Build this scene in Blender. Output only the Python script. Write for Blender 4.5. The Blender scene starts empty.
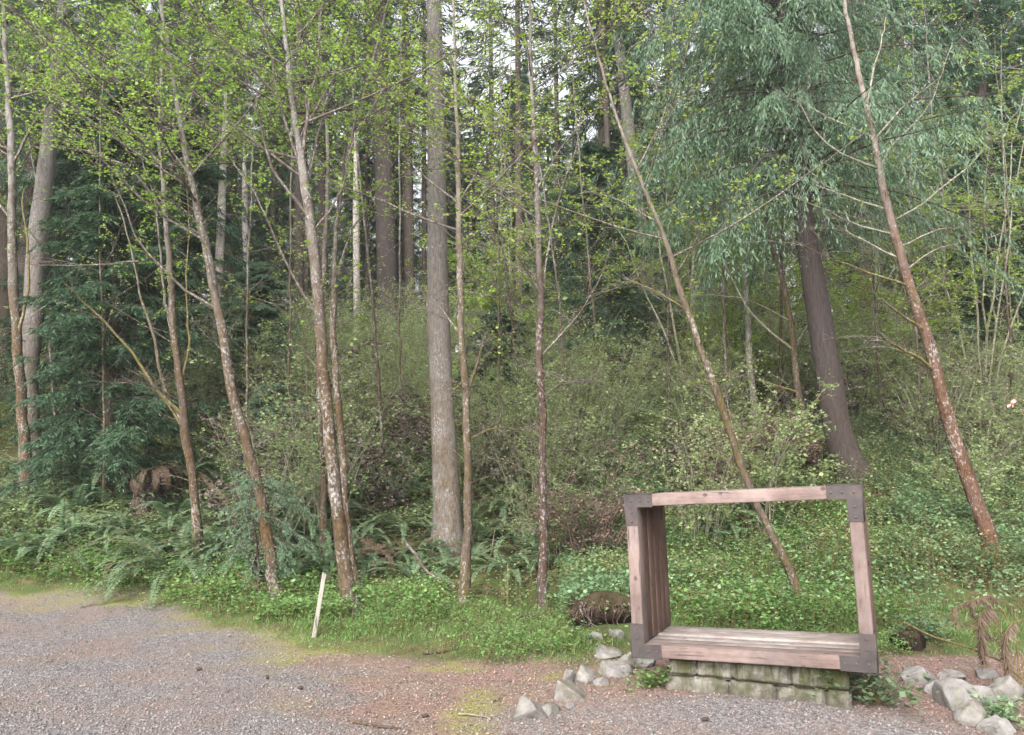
import bpy, bmesh, math
import numpy as np
from mathutils import Vector

# ------------------------------------------------------------------ camera, world, sun, exposure
scene = bpy.context.scene
COL = scene.collection
FPX, PITCH, EYE = 800.0, 0.132, 1.6
cam_data = bpy.data.cameras.new("camera")
cam_data.sensor_width = 36.0
cam_data.lens = FPX / 1024.0 * 36.0
cam_data.clip_start = 0.05
cam_data.clip_end = 1000.0
cam = bpy.data.objects.new("camera", cam_data)
cam.location = (0, 0, EYE)
cam.rotation_euler = (math.pi / 2 + PITCH, 0, 0)
COL.objects.link(cam)
scene.camera = cam

SUN_EL, SUN_AZ = math.radians(38), math.radians(203)   # azimuth clockwise from +y
world = bpy.data.worlds.new("World")
scene.world = world
world.use_nodes = True
wn, wl = world.node_tree.nodes, world.node_tree.links
wn.clear()
w_out = wn.new("ShaderNodeOutputWorld")
w_bg = wn.new("ShaderNodeBackground")
w_sky = wn.new("ShaderNodeTexSky")
w_sky.sky_type = 'NISHITA'
w_sky.sun_disc = False
w_sky.sun_elevation = SUN_EL
w_sky.sun_rotation = SUN_AZ
w_sky.dust_density = 4.0
w_sky.air_density = 1.0
w_hsv = wn.new("ShaderNodeHueSaturation")          # cloud cover greys the sky
w_hsv.inputs['Saturation'].default_value = 0.16
w_hsv.inputs['Value'].default_value = 1.1
w_bg.inputs['Strength'].default_value = 0.15
wl.new(w_sky.outputs['Color'], w_hsv.inputs['Color'])
wl.new(w_hsv.outputs['Color'], w_bg.inputs['Color'])
wl.new(w_bg.outputs[0], w_out.inputs['Surface'])

sun_data = bpy.data.lights.new("sun", 'SUN')
sun_data.energy = 1.5
sun_data.angle = math.radians(35)
sun_data.color = (1.0, 0.965, 0.92)
sun = bpy.data.objects.new("sun", sun_data)
sd = Vector((math.sin(SUN_AZ) * math.cos(SUN_EL), math.cos(SUN_AZ) * math.cos(SUN_EL), math.sin(SUN_EL)))
sun.rotation_euler = (-sd).to_track_quat('-Z', 'Y').to_euler()
sun.location = (0, 0, 40)
COL.objects.link(sun)

scene.view_settings.view_transform = 'Standard'
scene.view_settings.look = 'None'
scene.view_settings.gamma = 1.0
scene.view_settings.use_curve_mapping = False
scene.view_settings.exposure = 1.58
scene.render.engine = 'CYCLES'
scene.cycles.max_bounces = 6
scene.cycles.diffuse_bounces = 4
scene.cycles.glossy_bounces = 2
scene.cycles.transmission_bounces = 4
scene.cycles.use_denoising = True
scene.cycles.use_adaptive_sampling = True
scene.cycles.adaptive_threshold = 0.02
scene.cycles.volume_bounces = 1

PI = math.pi
TAU = 2 * PI

# ------------------------------------------------------------------ numeric helpers
def rng_of(seed):
    return np.random.default_rng(seed)

def vnoise(x, y, seed=0):
    x = np.asarray(x, float); y = np.asarray(y, float)
    xi = np.floor(x).astype(np.int64); yi = np.floor(y).astype(np.int64)
    fx = x - xi; fy = y - yi
    fx = fx * fx * (3 - 2 * fx); fy = fy * fy * (3 - 2 * fy)
    def hsh(a, b):
        n = (a * 374761393 + b * 668265263 + seed * 982451653) & 0x7fffffff
        n = ((n ^ (n >> 13)) * 1274126177) & 0x7fffffff
        return ((n ^ (n >> 16)) & 0xffff) / 65535.0
    return (hsh(xi, yi) * (1 - fx) * (1 - fy) + hsh(xi + 1, yi) * fx * (1 - fy)
            + hsh(xi, yi + 1) * (1 - fx) * fy + hsh(xi + 1, yi + 1) * fx * fy)

def fbm(x, y, seed=0, octaves=4):
    t = 0; a = 0.5; f = 1.0
    for i in range(octaves):
        t = t + a * vnoise(np.asarray(x) * f + i * 17.3, np.asarray(y) * f - i * 9.1, seed + i)
        a *= 0.5; f *= 2.03
    return t

def smooth(e0, e1, x):
    t = np.clip((np.asarray(x, float) - e0) / (e1 - e0), 0, 1)
    return t * t * (3 - 2 * t)

def unit(v):
    v = np.asarray(v, float)
    return v / np.maximum(np.linalg.norm(v, axis=-1, keepdims=True), 1e-9)

CP, SP = math.cos(PITCH), math.sin(PITCH)
def ray(px, py):
    xc = (px - 512) / FPX; yc = -(py - 367.5) / FPX
    return np.array([xc, CP - yc * SP, SP + yc * CP])

def at(px, py, Y):
    d = ray(px, py)
    return np.array([0, 0, EYE]) + d * (Y / d[1])

def flat(px, py):
    d = ray(px, py)
    p = np.array([0, 0, EYE]) + d * (-EYE / d[2])
    return p[:2]

# lot edge (where grass starts) from the photo, on the flat ground
EDGE = np.array([flat(*p) for p in [(-420, 596), (-200, 596), (0, 597), (80, 599), (150, 604), (250, 630), (300, 643), (400, 653),
                                    (520, 663), (585, 664), (640, 650), (760, 640), (890, 651), (1024, 655), (1250, 655), (1500, 655)]])
EDGE = EDGE[np.argsort(EDGE[:, 0])]
GRAV = np.array([flat(*p) for p in [(-420, 599), (0, 600), (150, 609), (230, 640), (290, 672), (340, 700), (385, 735), (430, 800)]])
GRAV = GRAV[np.argsort(GRAV[:, 0])]
def edge_y(x):
    return np.interp(x, EDGE[:, 0], EDGE[:, 1])
def grav_y(x):
    return np.interp(x, GRAV[:, 0], GRAV[:, 1])

FOOT_X = np.array([-60, -9, -5, -2, 0, 1.4, 3.0, 5, 9, 60.])
FOOT_Y = np.array([10.9, 10.9, 10.8, 10.2, 10.2, 10.4, 9.6, 9.2, 9.2, 9.2])
def terrain(x, y):
    x = np.asarray(x, float); y = np.asarray(y, float)
    s = y - np.interp(x, FOOT_X, FOOT_Y)
    sp = np.log1p(np.exp(np.clip(s * 2.0, -30, 30))) / 2.0            # soft ramp
    h = 0.37 * sp
    cap = 7.4
    h = h - np.log1p(np.exp(np.clip((h - cap) * 1.2, -30, 30))) / 1.2
    rough = smooth(-0.4, 2.5, s)
    h = h + rough * ((fbm(x * 0.55, y * 0.55, 5) - 0.47) * 0.75)
    h = h + (fbm(x * 0.8, y * 0.8, 11) - 0.47) * 0.05 + (vnoise(x * 5, y * 5, 3) - .5) * 0.012
    h = h + 0.075 * np.exp(-(((x - 1.75) / 1.5) ** 2 + ((y - 6.0) / 0.9) ** 2) ** 2)
    veg = smooth(-0.05, 0.35, y - edge_y(x))
    h = h + veg * (0.05 + (vnoise(x * 3.1, y * 3.1, 21) - .5) * 0.10)
    return h

def hit(px, py):
    d = ray(px, py)
    Y = np.linspace(3.5, 70, 6000)
    k = Y / d[1]
    g = EYE + d[2] * k - terrain(d[0] * k, Y)
    i = np.argmax(g < 0)
    if not (g < 0).any():
        return None
    return np.array([d[0] * k[i], Y[i], terrain(d[0] * k[i], Y[i])])

def on(x, y, dz=0.0):
    return np.array([x, y, float(terrain(x, y)) + dz])

# ------------------------------------------------------------------ mesh helpers
class MB:
    def __init__(self):
        self.v = []; self.f = []; self.m = []; self.n = 0
    def add(self, verts, faces, mat=0):
        verts = np.asarray(verts, np.float32).reshape(-1, 3); faces = np.asarray(faces, np.int32)
        if len(faces) == 0:
            return
        self.v.append(verts); self.f.append(faces + self.n); self.m.append(np.full(len(faces), mat, np.int32))
        self.n += len(verts)
    def mesh(self, name, mats, smooth_shade=True):
        me = bpy.data.meshes.new(name)
        V = np.concatenate(self.v)
        me.vertices.add(len(V)); me.vertices.foreach_set("co", V.ravel())
        loops = np.concatenate([f.ravel() for f in self.f])
        sizes = np.concatenate([np.full(len(f), f.shape[1], np.int32) for f in self.f])
        starts = np.concatenate([[0], np.cumsum(sizes)[:-1]]).astype(np.int32)
        me.loops.add(len(loops)); me.loops.foreach_set("vertex_index", loops.astype(np.int32))
        me.polygons.add(len(sizes)); me.polygons.foreach_set("loop_start", starts)
        me.polygons.foreach_set("material_index", np.concatenate(self.m))
        if smooth_shade:
            me.polygons.foreach_set("use_smooth", np.ones(len(sizes), bool))
        for m in mats:
            me.materials.append(m)
        me.update(calc_edges=True)
        return me
    def build(self, name, mats, parent=None, smooth_shade=True, loc=None):
        return link(name, self.mesh(name, mats if isinstance(mats, (list, tuple)) else [mats], smooth_shade), parent, loc)

def link(name, me, parent=None, loc=None):
    o = bpy.data.objects.new(name, me)
    COL.objects.link(o)
    if parent is not None:
        o.parent = parent
    if loc is not None:
        o.location = loc
    return o

def thing(name, label, cat, loc=(0, 0, 0), rot=(0, 0, 0), group=None):
    o = bpy.data.objects.new(name, None)
    o.empty_display_size = 0.2
    COL.objects.link(o)
    o.location = loc; o.rotation_euler = rot
    return tag(o, label, cat, group)

def tag(o, label, cat, group=None):
    o['label'] = label; o['category'] = cat
    if group:
        o['group'] = group
    return o

def kind(o, k):
    o['kind'] = k
    return o

def copy_tree(root, loc, rz, sc, label=None, group=None):
    r = root.copy(); COL.objects.link(r)
    r.location = loc; r.rotation_euler = (0, 0, rz); r.scale = sc if hasattr(sc, '__len__') else (sc, sc, sc)
    if label:
        r['label'] = label
    if group:
        r['group'] = group
    for ch in root.children:
        c = ch.copy(); COL.objects.link(c); c.parent = r
    return r

def tube(mb, pts, rad, sides=8, mat=0, wob=0.0, rng=None, cap=True):
    pts = np.asarray(pts, float); rad = np.asarray(rad, float)
    k = len(pts)
    T = unit(np.gradient(pts, axis=0))
    ref = np.array([1.0, 0.0, 0.0]) if abs(T[:, 0]).mean() < 0.75 else np.array([0.0, 0.0, 1.0])
    A = unit(np.cross(T, ref)); B = np.cross(T, A)
    th = np.arange(sides) / sides * TAU
    r = rad[:, None] * np.ones((1, sides))
    if wob and rng is not None:
        r = r * (1 + wob * rng.normal(0, 1, (k, sides)))
    V = pts[:, None, :] + r[..., None] * (np.cos(th)[None, :, None] * A[:, None, :] + np.sin(th)[None, :, None] * B[:, None, :])
    i = np.arange(k - 1)[:, None] * sides; j = np.arange(sides)[None, :]; j2 = (j + 1) % sides
    F = np.stack([i + j, i + j2, i + sides + j2, i + sides + j], -1).reshape(-1, 4)
    mb.add(V.reshape(-1, 3), F, mat)
    if cap:
        for s in (0, k - 1):
            mb.add(np.vstack([V[s], pts[s] + T[s] * rad[s] * (0.3 if s else -0.3)]),
                   np.array([[q, (q + 1) % sides, sides] for q in range(sides)]), mat)

def tubes(mb, P, R, sides=4, mat=0):
    """P (n,k,3) polylines, R (n,k) radii"""
    P = np.asarray(P, float); n, k, _ = P.shape
    if n == 0:
        return
    T = unit(np.gradient(P, axis=1))
    ref = np.where((np.abs(T[..., 2:3]) > 0.9), np.array([1.0, 0, 0]), np.array([0, 0, 1.0]))
    A = unit(np.cross(T, ref)); B = np.cross(T, A)
    th = np.arange(sides) / sides * TAU
    V = P[:, :, None, :] + R[:, :, None, None] * (np.cos(th)[:, None] * A[:, :, None, :] + np.sin(th)[:, None] * B[:, :, None, :])
    base = (np.arange(n) * k * sides)[:, None, None]
    i = (np.arange(k - 1) * sides)[None, :, None]; j = np.arange(sides)[None, None, :]; j2 = (j + 1) % sides
    F = np.stack([base + i + j, base + i + j2, base + i + sides + j2, base + i + sides + j], -1).reshape(-1, 4)
    mb.add(V.reshape(-1, 3), F, mat)

def blades(mb, P, D, S, L, W, mat=0, wide=0.42):
    """diamond leaves: base P, direction D, side S"""
    n = len(P)
    if n == 0:
        return
    L = np.broadcast_to(L, (n,))[:, None]; W = np.broadcast_to(W, (n,))[:, None]
    Nn = np.cross(D, S)
    V = np.stack([P, P + D * L * wide + S * W * .5 + Nn * W * .12, P + D * L - Nn * L * .06, P + D * L * wide - S * W * .5 + Nn * W * .12], 1)
    F = np.arange(n * 4).reshape(n, 4)
    mb.add(V.reshape(-1, 3), F, mat)

def rand_leaves(mb, rng, P, L, W, mat=0, droop=0.25, tilt=0.5, spread=1.0):
    n = len(P)
    az = rng.uniform(0, TAU, n)
    D = unit(np.stack([np.cos(az), np.sin(az), -droop + rng.normal(0, 0.35, n)], 1))
    S = np.cross(D, np.array([0, 0, 1.0])) + rng.normal(0, tilt, (n, 3))
    S = unit(S - (S * D).sum(1, keepdims=True) * D)
    k = rng.uniform(0.6, 1.25, n)
    blades(mb, P, D, S, L * k, W * k * rng.uniform(.8, 1.2, n), mat)

def resample(pts, step):
    pts = np.asarray(pts, float)
    n = len(pts)
    if n > 2:                                     # Catmull-Rom
        P = np.vstack([2 * pts[0] - pts[1], pts, 2 * pts[-1] - pts[-2]])
        out = []
        for i in range(n - 1):
            p0, p1, p2, p3 = P[i:i + 4]
            m = max(2, int(np.linalg.norm((p2 - p1)[:3]) / step))
            for t in np.arange(m) / m:
                out.append(0.5 * (2 * p1 + (p2 - p0) * t + (2 * p0 - 5 * p1 + 4 * p2 - p3) * t * t + (3 * p1 - p0 - 3 * p2 + p3) * t ** 3))
        out.append(pts[-1])
        return np.array(out)
    m = max(2, int(np.linalg.norm((pts[1] - pts[0])[:3]) / step))
    t = np.linspace(0, 1, m + 1)[:, None]
    return pts[0] * (1 - t) + pts[1] * t

def hexa(mb, corners, mat=0, bev=0.0):
    """corners: 8 points, bottom 4 ccw then top 4"""
    c = np.asarray(corners, float)
    mb.add(c, [[3, 2, 1, 0], [4, 5, 6, 7], [0, 1, 5, 4], [1, 2, 6, 5], [2, 3, 7, 6], [3, 0, 4, 7]], mat)

def box(mb, x0, x1, y0, y1, z0, z1, mat=0):
    hexa(mb, [(x0, y0, z0), (x1, y0, z0), (x1, y1, z0), (x0, y1, z0), (x0, y0, z1), (x1, y0, z1), (x1, y1, z1), (x0, y1, z1)], mat)

def bevel(o, w, seg=2):
    m = o.modifiers.new("bevel", 'BEVEL'); m.width = w; m.segments = seg; m.limit_method = 'ANGLE'
    return o

# ------------------------------------------------------------------ material helpers
def nt(name):
    m = bpy.data.materials.new(name); m.use_nodes = True
    t = m.node_tree; t.nodes.clear()
    out = t.nodes.new("ShaderNodeOutputMaterial")
    return m, t.nodes, t.links, out

def ramp(n, l, src, stops, interp='LINEAR'):
    r = n.new("ShaderNodeValToRGB"); r.color_ramp.interpolation = interp
    e = r.color_ramp.elements
    while len(e) < len(stops):
        e.new(0.5)
    for el, (p, c) in zip(e, stops):
        el.position = p; el.color = (*c, 1) if len(c) == 3 else c
    l.new(src, r.inputs[0])
    return r.outputs[0]

def noise(n, l, scale, detail=4, rough=0.6, vec=None, dist=0.0):
    t = n.new("ShaderNodeTexNoise"); t.inputs['Scale'].default_value = scale
    t.inputs['Detail'].default_value = detail; t.inputs['Roughness'].default_value = rough
    t.inputs['Distortion'].default_value = dist
    if vec is not None:
        l.new(vec, t.inputs['Vector'])
    return t.outputs['Fac']

def mixc(n, l, fac, a, b, mode='MIX'):
    x = n.new("ShaderNodeMix"); x.data_type = 'RGBA'; x.blend_type = mode
    for s, v in ((x.inputs[0], fac), (x.inputs[6], a), (x.inputs[7], b)):
        if isinstance(v, (int, float)):
            s.default_value = v
        elif isinstance(v, tuple):
            s.default_value = (*v, 1)
        else:
            l.new(v, s)
    return x.outputs[2]

def math_(n, l, op, a, b=0.5, clamp=False):
    x = n.new("ShaderNodeMath"); x.operation = op; x.use_clamp = clamp
    for s, v in ((x.inputs[0], a), (x.inputs[1], b)):
        if isinstance(v, (int, float)):
            s.default_value = v
        else:
            l.new(v, s)
    return x.outputs[0]

def bump(n, l, h, strength, dist):
    b = n.new("ShaderNodeBump"); b.inputs['Strength'].default_value = strength; b.inputs['Distance'].default_value = dist
    l.new(h, b.inputs['Height'])
    return b.outputs[0]

def coords(n, l, scale=(1, 1, 1), obj_offset=True):
    c = n.new("ShaderNodeTexCoord")
    m = n.new("ShaderNodeMapping"); m.inputs['Scale'].default_value = scale
    if obj_offset:
        oi = n.new("ShaderNodeObjectInfo")
        a = n.new("ShaderNodeVectorMath"); a.operation = 'ADD'
        s = n.new("ShaderNodeVectorMath"); s.operation = 'SCALE'; s.inputs[3].default_value = 37.0
        cb = n.new("ShaderNodeCombineXYZ")
        l.new(oi.outputs['Random'], cb.inputs[0]); l.new(oi.outputs['Random'], cb.inputs[1])
        l.new(cb.outputs[0], s.inputs[0])
        l.new(c.outputs['Object'], a.inputs[0]); l.new(s.outputs[0], a.inputs[1])
        l.new(a.outputs[0], m.inputs['Vector'])
    else:
        l.new(c.outputs['Object'], m.inputs['Vector'])
    return m.outputs[0], c

def principled(n, l, out, col, rough=0.8, normal=None, spec=0.3, metallic=0.0):
    p = n.new("ShaderNodeBsdfPrincipled")
    if isinstance(col, tuple):
        p.inputs['Base Color'].default_value = (*col, 1)
    else:
        l.new(col, p.inputs['Base Color'])
    if isinstance(rough, (int, float)):
        p.inputs['Roughness'].default_value = rough
    else:
        l.new(rough, p.inputs['Roughness'])
    p.inputs['Specular IOR Level'].default_value = spec
    p.inputs['Metallic'].default_value = metallic
    if normal is not None:
        l.new(normal, p.inputs['Normal'])
    if out is not None:
        l.new(p.outputs[0], out.inputs['Surface'])
    return p

def leaf_mat(name, stops, trans=0.35, rough=0.55, objvar=0.35, spec=0.25):
    """per-leaf colour by island, per-plant hue shift"""
    m, n, l, out = nt(name)
    g = n.new("ShaderNodeNewGeometry"); oi = n.new("ShaderNodeObjectInfo")
    k = len(stops)
    c = ramp(n, l, g.outputs['Random Per Island'], [((i / (k - 1)), s) for i, s in enumerate(stops)])
    h = n.new("ShaderNodeHueSaturation")
    l.new(c, h.inputs['Color'])
    mr = n.new("ShaderNodeMapRange"); mr.inputs[3].default_value = 1 - objvar; mr.inputs[4].default_value = 1 + objvar
    l.new(oi.outputs['Random'], mr.inputs[0]); l.new(mr.outputs[0], h.inputs['Value'])
    mh = n.new("ShaderNodeMapRange"); mh.inputs[3].default_value = 0.5 - 0.035 * objvar; mh.inputs[4].default_value = 0.5 + 0.035 * objvar
    fr = math_(n, l, 'FRACT', math_(n, l, 'MULTIPLY', oi.outputs['Random'], 7.31))
    l.new(fr, mh.inputs[0]); l.new(mh.outputs[0], h.inputs['Hue'])
    p = principled(n, l, None, h.outputs[0], rough, spec=spec)
    t = n.new("ShaderNodeBsdfTranslucent")
    tc = n.new("ShaderNodeHueSaturation"); tc.inputs['Saturation'].default_value = 1.1; tc.inputs['Value'].default_value = 1.15
    l.new(h.outputs[0], tc.inputs['Color']); l.new(tc.outputs[0], t.inputs['Color'])
    x = n.new("ShaderNodeMixShader"); x.inputs[0].default_value = trans
    l.new(p.outputs[0], x.inputs[1]); l.new(t.outputs[0], x.inputs[2]); l.new(x.outputs[0], out.inputs['Surface'])
    return m

def bark_mat(name, lo, hi, pale, moss, pale_cut=0.6, moss_h=(3.0, 6.0), moss_amt=0.7, stretch=(9, 9, 2.2), bscale=1.0, bdist=0.02):
    """lo/hi bark, pale lichen blotches, rust or green moss up to moss_h metres"""
    m, n, l, out = nt(name)
    v, c = coords(n, l, stretch)
    v2, _ = coords(n, l, (1, 1, 0.6))
    base = ramp(n, l, noise(n, l, 3.0, 6, 0.65, v), [(0.3, lo), (0.7, hi)])
    v4, _ = coords(n, l, (1, 1, 0.75))
    bl = math_(n, l, 'ADD', math_(n, l, 'MULTIPLY', noise(n, l, 34.0, 4, 0.65, v4), 0.66), math_(n, l, 'MULTIPLY', noise(n, l, 3.3, 4, 0.6, v2), 0.34))
    blm = ramp(n, l, bl, [(pale_cut - 0.085, (0, 0, 0)), (pale_cut + 0.0, (.85, .85, .85))])
    sep = n.new("ShaderNodeSeparateXYZ"); l.new(c.outputs['Object'], sep.inputs[0])
    mr = n.new("ShaderNodeMapRange"); mr.inputs[1].default_value = moss_h[0]; mr.inputs[2].default_value = moss_h[1]
    mr.inputs[3].default_value = moss_amt; mr.inputs[4].default_value = 0.0
    l.new(sep.outputs[2], mr.inputs[0])
    mo = ramp(n, l, math_(n, l, 'ADD', math_(n, l, 'MULTIPLY', noise(n, l, 12.0, 5, 0.7, v2), 0.55), math_(n, l, 'MULTIPLY', noise(n, l, 2.2, 4, 0.6, v2), 0.45)), [(0.40, (0, 0, 0)), (0.56, (1, 1, 1))])
    mm = math_(n, l, 'MULTIPLY', mo, mr.outputs[0])
    mn = noise(n, l, 26.0, 4, 0.65, v2)
    mcol = mixc(n, l, ramp(n, l, mn, [(.3, (0, 0, 0)), (.7, (1, 1, 1))]), tuple(x * 0.4 for x in moss), tuple(min(1, x * 1.5) for x in moss))
    c1 = mixc(n, l, mm, base, mcol)
    mh = n.new("ShaderNodeMapRange"); mh.inputs[1].default_value = 2.5; mh.inputs[2].default_value = 6.5
    mh.inputs[3].default_value = 0.0; mh.inputs[4].default_value = 0.55
    l.new(sep.outputs[2], mh.inputs[0])
    up = math_(n, l, 'MULTIPLY', mh.outputs[0], ramp(n, l, noise(n, l, 7.0, 4, 0.65, v4), [(0.36, (0, 0, 0)), (0.56, (1, 1, 1))]))
    blm = math_(n, l, 'MAXIMUM', blm, up) if moss_h[1] < 7.1 and moss_amt > .85 else blm
    pm = math_(n, l, 'MULTIPLY', blm, math_(n, l, 'SUBTRACT', 1.0, math_(n, l, 'MULTIPLY', mm, 0.3)))
    c2 = mixc(n, l, pm, c1, pale)
    hb = math_(n, l, 'ADD', noise(n, l, 3.2, 6, 0.7, v), math_(n, l, 'MULTIPLY', noise(n, l, 10.0, 5, 0.7, v2), 0.8))
    principled(n, l, out, c2, 0.9, bump(n, l, hb, bscale, bdist), 0.15)
    return m

M = {}
M['alder_bark'] = bark_mat('alder_bark', (0.05, 0.038, 0.033), (0.17, 0.135, 0.12), (0.35, 0.342, 0.325), (0.078, 0.052, 0.028), 0.60, (2.6, 6.2), 1.0)
M['rust_bark'] = bark_mat('rusty_moss_bark', (0.045, 0.032, 0.027), (0.125, 0.100, 0.080), (0.31, 0.302, 0.28), (0.088, 0.056, 0.028), 0.61, (2.8, 6.2), 1.0)
M['red_bark'] = bark_mat('red_alder_bark', (0.055, 0.032, 0.025), (0.165, 0.105, 0.082), (0.36, 0.34, 0.31), (0.098, 0.050, 0.028), 0.62, (3.8, 6.4), 1.0)
M['mossy_bark'] = bark_mat('mossy_bark', (0.045, 0.033, 0.026), (0.14, 0.105, 0.085), (0.33, 0.31, 0.28), (0.088, 0.066, 0.027), 0.63, (2.2, 7.0), 0.95)
M['dark_bark'] = bark_mat('dark_mossy_bark', (0.032, 0.022, 0.019), (0.105, 0.075, 0.064), (0.33, 0.31, 0.29), (0.062, 0.038, 0.024), 0.60, (2.4, 6.5), 0.9)
M['fir_bark'] = bark_mat('grey_fir_bark', (0.09, 0.08, 0.075), (0.30, 0.272, 0.255), (0.40, 0.39, 0.36), (0.125, 0.085, 0.048), 0.64, (0.6, 5.0), 0.84, (26, 26, 3.0), 1.0, 0.03)
M['cedar_bark'] = bark_mat('dark_cedar_bark', (0.032, 0.025, 0.024), (0.10, 0.08, 0.075), (0.17, 0.165, 0.16), (0.075, 0.056, 0.035), 0.68, (0.2, 2.4), 0.6, (30, 30, 1.4), 1.0, 0.03)
M['far_bark'] = bark_mat('far_trunk_bark', (0.038, 0.029, 0.025), (0.125, 0.096, 0.084), (0.20, 0.20, 0.18), (0.08, 0.062, 0.032), 0.66, (0.5, 6.0), 0.6, (18, 18, 2.0), 1.0, 0.03)
M['snag_bark'] = bark_mat('bleached_snag_wood', (0.20, 0.165, 0.15), (0.46, 0.41, 0.39), (0.52, 0.50, 0.47), (0.16, 0.12, 0.06), 0.60, (0.1, 1.6), 0.6, (20, 20, 1.5))
M['twig'] = bark_mat('twig_bark', (0.06, 0.046, 0.039), (0.165, 0.133, 0.116), (0.33, 0.31, 0.28), (0.10, 0.072, 0.033), 0.60, (1.0, 5.0), 0.5)
M['pale_twig'] = bark_mat('pale_twig_bark', (0.12, 0.112, 0.08), (0.28, 0.26, 0.20), (0.38, 0.37, 0.32), (0.16, 0.145, 0.065), 0.60, (2.0, 4.5), 0.6)
M['moss_twig'] = bark_mat('mossy_twig_bark', (0.085, 0.06, 0.028), (0.18, 0.14, 0.062), (0.33, 0.31, 0.25), (0.16, 0.135, 0.048), 0.62, (8, 12), 0.8)
M['brown_twig'] = bark_mat('brown_twig_bark', (0.09, 0.058, 0.047), (0.22, 0.155, 0.13), (0.30, 0.24, 0.21), (0.15, 0.09, 0.06), 0.62, (2.0, 4.5), 0.3)
M['alder_leaf'] = leaf_mat('young_alder_leaf', [(0.18, 0.285, 0.055), (0.265, 0.395, 0.085), (0.35, 0.49, 0.125), (0.215, 0.31, 0.085)], 0.55, objvar=0.1)
M['maple_leaf'] = leaf_mat('young_maple_leaf', [(0.19, 0.28, 0.065), (0.29, 0.39, 0.09), (0.39, 0.47, 0.14)], 0.55, objvar=0.15)
M['shrub_leaf'] = leaf_mat('shrub_leaf', [(0.18, 0.25, 0.105), (0.275, 0.35, 0.15), (0.375, 0.45, 0.21), (0.28, 0.30, 0.15)], 0.48, objvar=0.28)
M['green_leaf'] = leaf_mat('herb_leaf', [(0.11, 0.205, 0.06), (0.165, 0.29, 0.09), (0.24, 0.38, 0.145)], 0.45, objvar=0.3)
M['cool_leaf'] = leaf_mat('bramble_leaf', [(0.085, 0.145, 0.075), (0.135, 0.215, 0.105), (0.215, 0.30, 0.165)], 0.4, objvar=0.35)
M['cedar_leaf'] = leaf_mat('cedar_spray', [(0.030, 0.062, 0.034), (0.052, 0.098, 0.054), (0.088, 0.148, 0.082)], 0.25, objvar=0.22)
M['pale_cedar_leaf'] = leaf_mat('pale_cedar_spray', [(0.075, 0.130, 0.080), (0.12, 0.190, 0.118), (0.18, 0.255, 0.165)], 0.35, objvar=0.1)
M['fir_leaf'] = leaf_mat('fir_spray', [(0.05, 0.082, 0.042), (0.08, 0.122, 0.062), (0.125, 0.17, 0.09)], 0.28, objvar=0.25)
M['fern_leaf'] = leaf_mat('fern_frond', [(0.085, 0.14, 0.075), (0.135, 0.205, 0.11), (0.20, 0.27, 0.16)], 0.36, objvar=0.3)
M['dead_fern'] = leaf_mat('dead_fern_frond', [(0.085, 0.058, 0.04), (0.145, 0.102, 0.07), (0.21, 0.155, 0.108)], 0.25, objvar=0.2)
M['grass'] = leaf_mat('grass_blade', [(0.085, 0.165, 0.04), (0.13, 0.235, 0.06), (0.19, 0.29, 0.09), (0.24, 0.235, 0.12)], 0.3, objvar=0.1)
M['litter'] = leaf_mat('leaf_litter', [(0.10, 0.062, 0.052), (0.20, 0.128, 0.11), (0.285, 0.195, 0.17), (0.34, 0.262, 0.235)], 0.05, objvar=0.0)
M['gravel'] = leaf_mat('gravel_stone', [(0.08, 0.073, 0.073), (0.142, 0.130, 0.130), (0.19, 0.174, 0.171), (0.255, 0.235, 0.228)], 0.0, 0.85, 0.0)

# ------------------------------------------------------------------ ground (one sheet)
def grow(a, b, step, g, sign):
    out = []; p = a; s = step
    while (p < b) if sign > 0 else (p > b):
        s *= g; p += sign * s; out.append(p)
    return out
gx = np.concatenate([grow(-9.5, -160, .09, 1.12, -1)[::-1], np.arange(-9.5, 9.5, .09), grow(9.5, 160, .09, 1.12, 1)])
gy = np.concatenate([grow(3.0, -160, .07, 1.14, -1)[::-1], np.arange(3.0, 14, .065), grow(14, 200, .065, 1.07, 1)])
GX, GY = np.meshgrid(gx, gy)
GZ = terrain(GX, GY)
ny, nx = GX.shape
mb = MB()
idx = np.arange(ny * nx).reshape(ny, nx)
mb.add(np.stack([GX, GY, GZ], -1).reshape(-1, 3), np.stack([idx[:-1, :-1], idx[:-1, 1:], idx[1:, 1:], idx[1:, :-1]], -1).reshape(-1, 4))

n1 = fbm(GX * 1.6, GY * 1.6, 31); n2 = fbm(GX * 0.9, GY * 0.9, 41); n3 = fbm(GX * 3.5, GY * 3.5, 51)
FX, FY = 1.55, 5.35                                                   # gravel patch before the plinth
z_grav = smooth(0.9, -0.9, GY - grav_y(GX) + (n1 - .47) * 2.0 + (n3 - .47) * 1.8) * smooth(-0.2, -0.8, GX + 0.0 * GY)
z_patch = smooth(1.25, 0.55, np.hypot((GX - FX) * 0.75, (GY - FY) * 1.5) + (n1 - .47) * 1.2)
z_grav = np.maximum(z_grav, z_patch * 0.95)
z_grav = np.where(GY < 3.2, np.maximum(z_grav, smooth(0.45, 0.6, n1)), z_grav)
d_edge = GY - edge_y(GX)
z_veg = smooth(-0.30, 0.25, d_edge + (n1 - .47) * 1.0)
z_moss = smooth(0.38, 0.52, n2 + (n3 - .47) * .5) * smooth(-4.5, -1.0, d_edge) * smooth(0.9, -0.2, GX - 0.2) * (1 - z_grav * 0.35)
z_lit = smooth(0.40, 0.60, n3 + 0.25 * smooth(-2.2, 0.8, GX) - .1) * (1 - z_grav)
cols = np.stack([z_grav, z_moss, z_lit, z_veg], -1).reshape(-1, 4).astype(np.float32)

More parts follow.
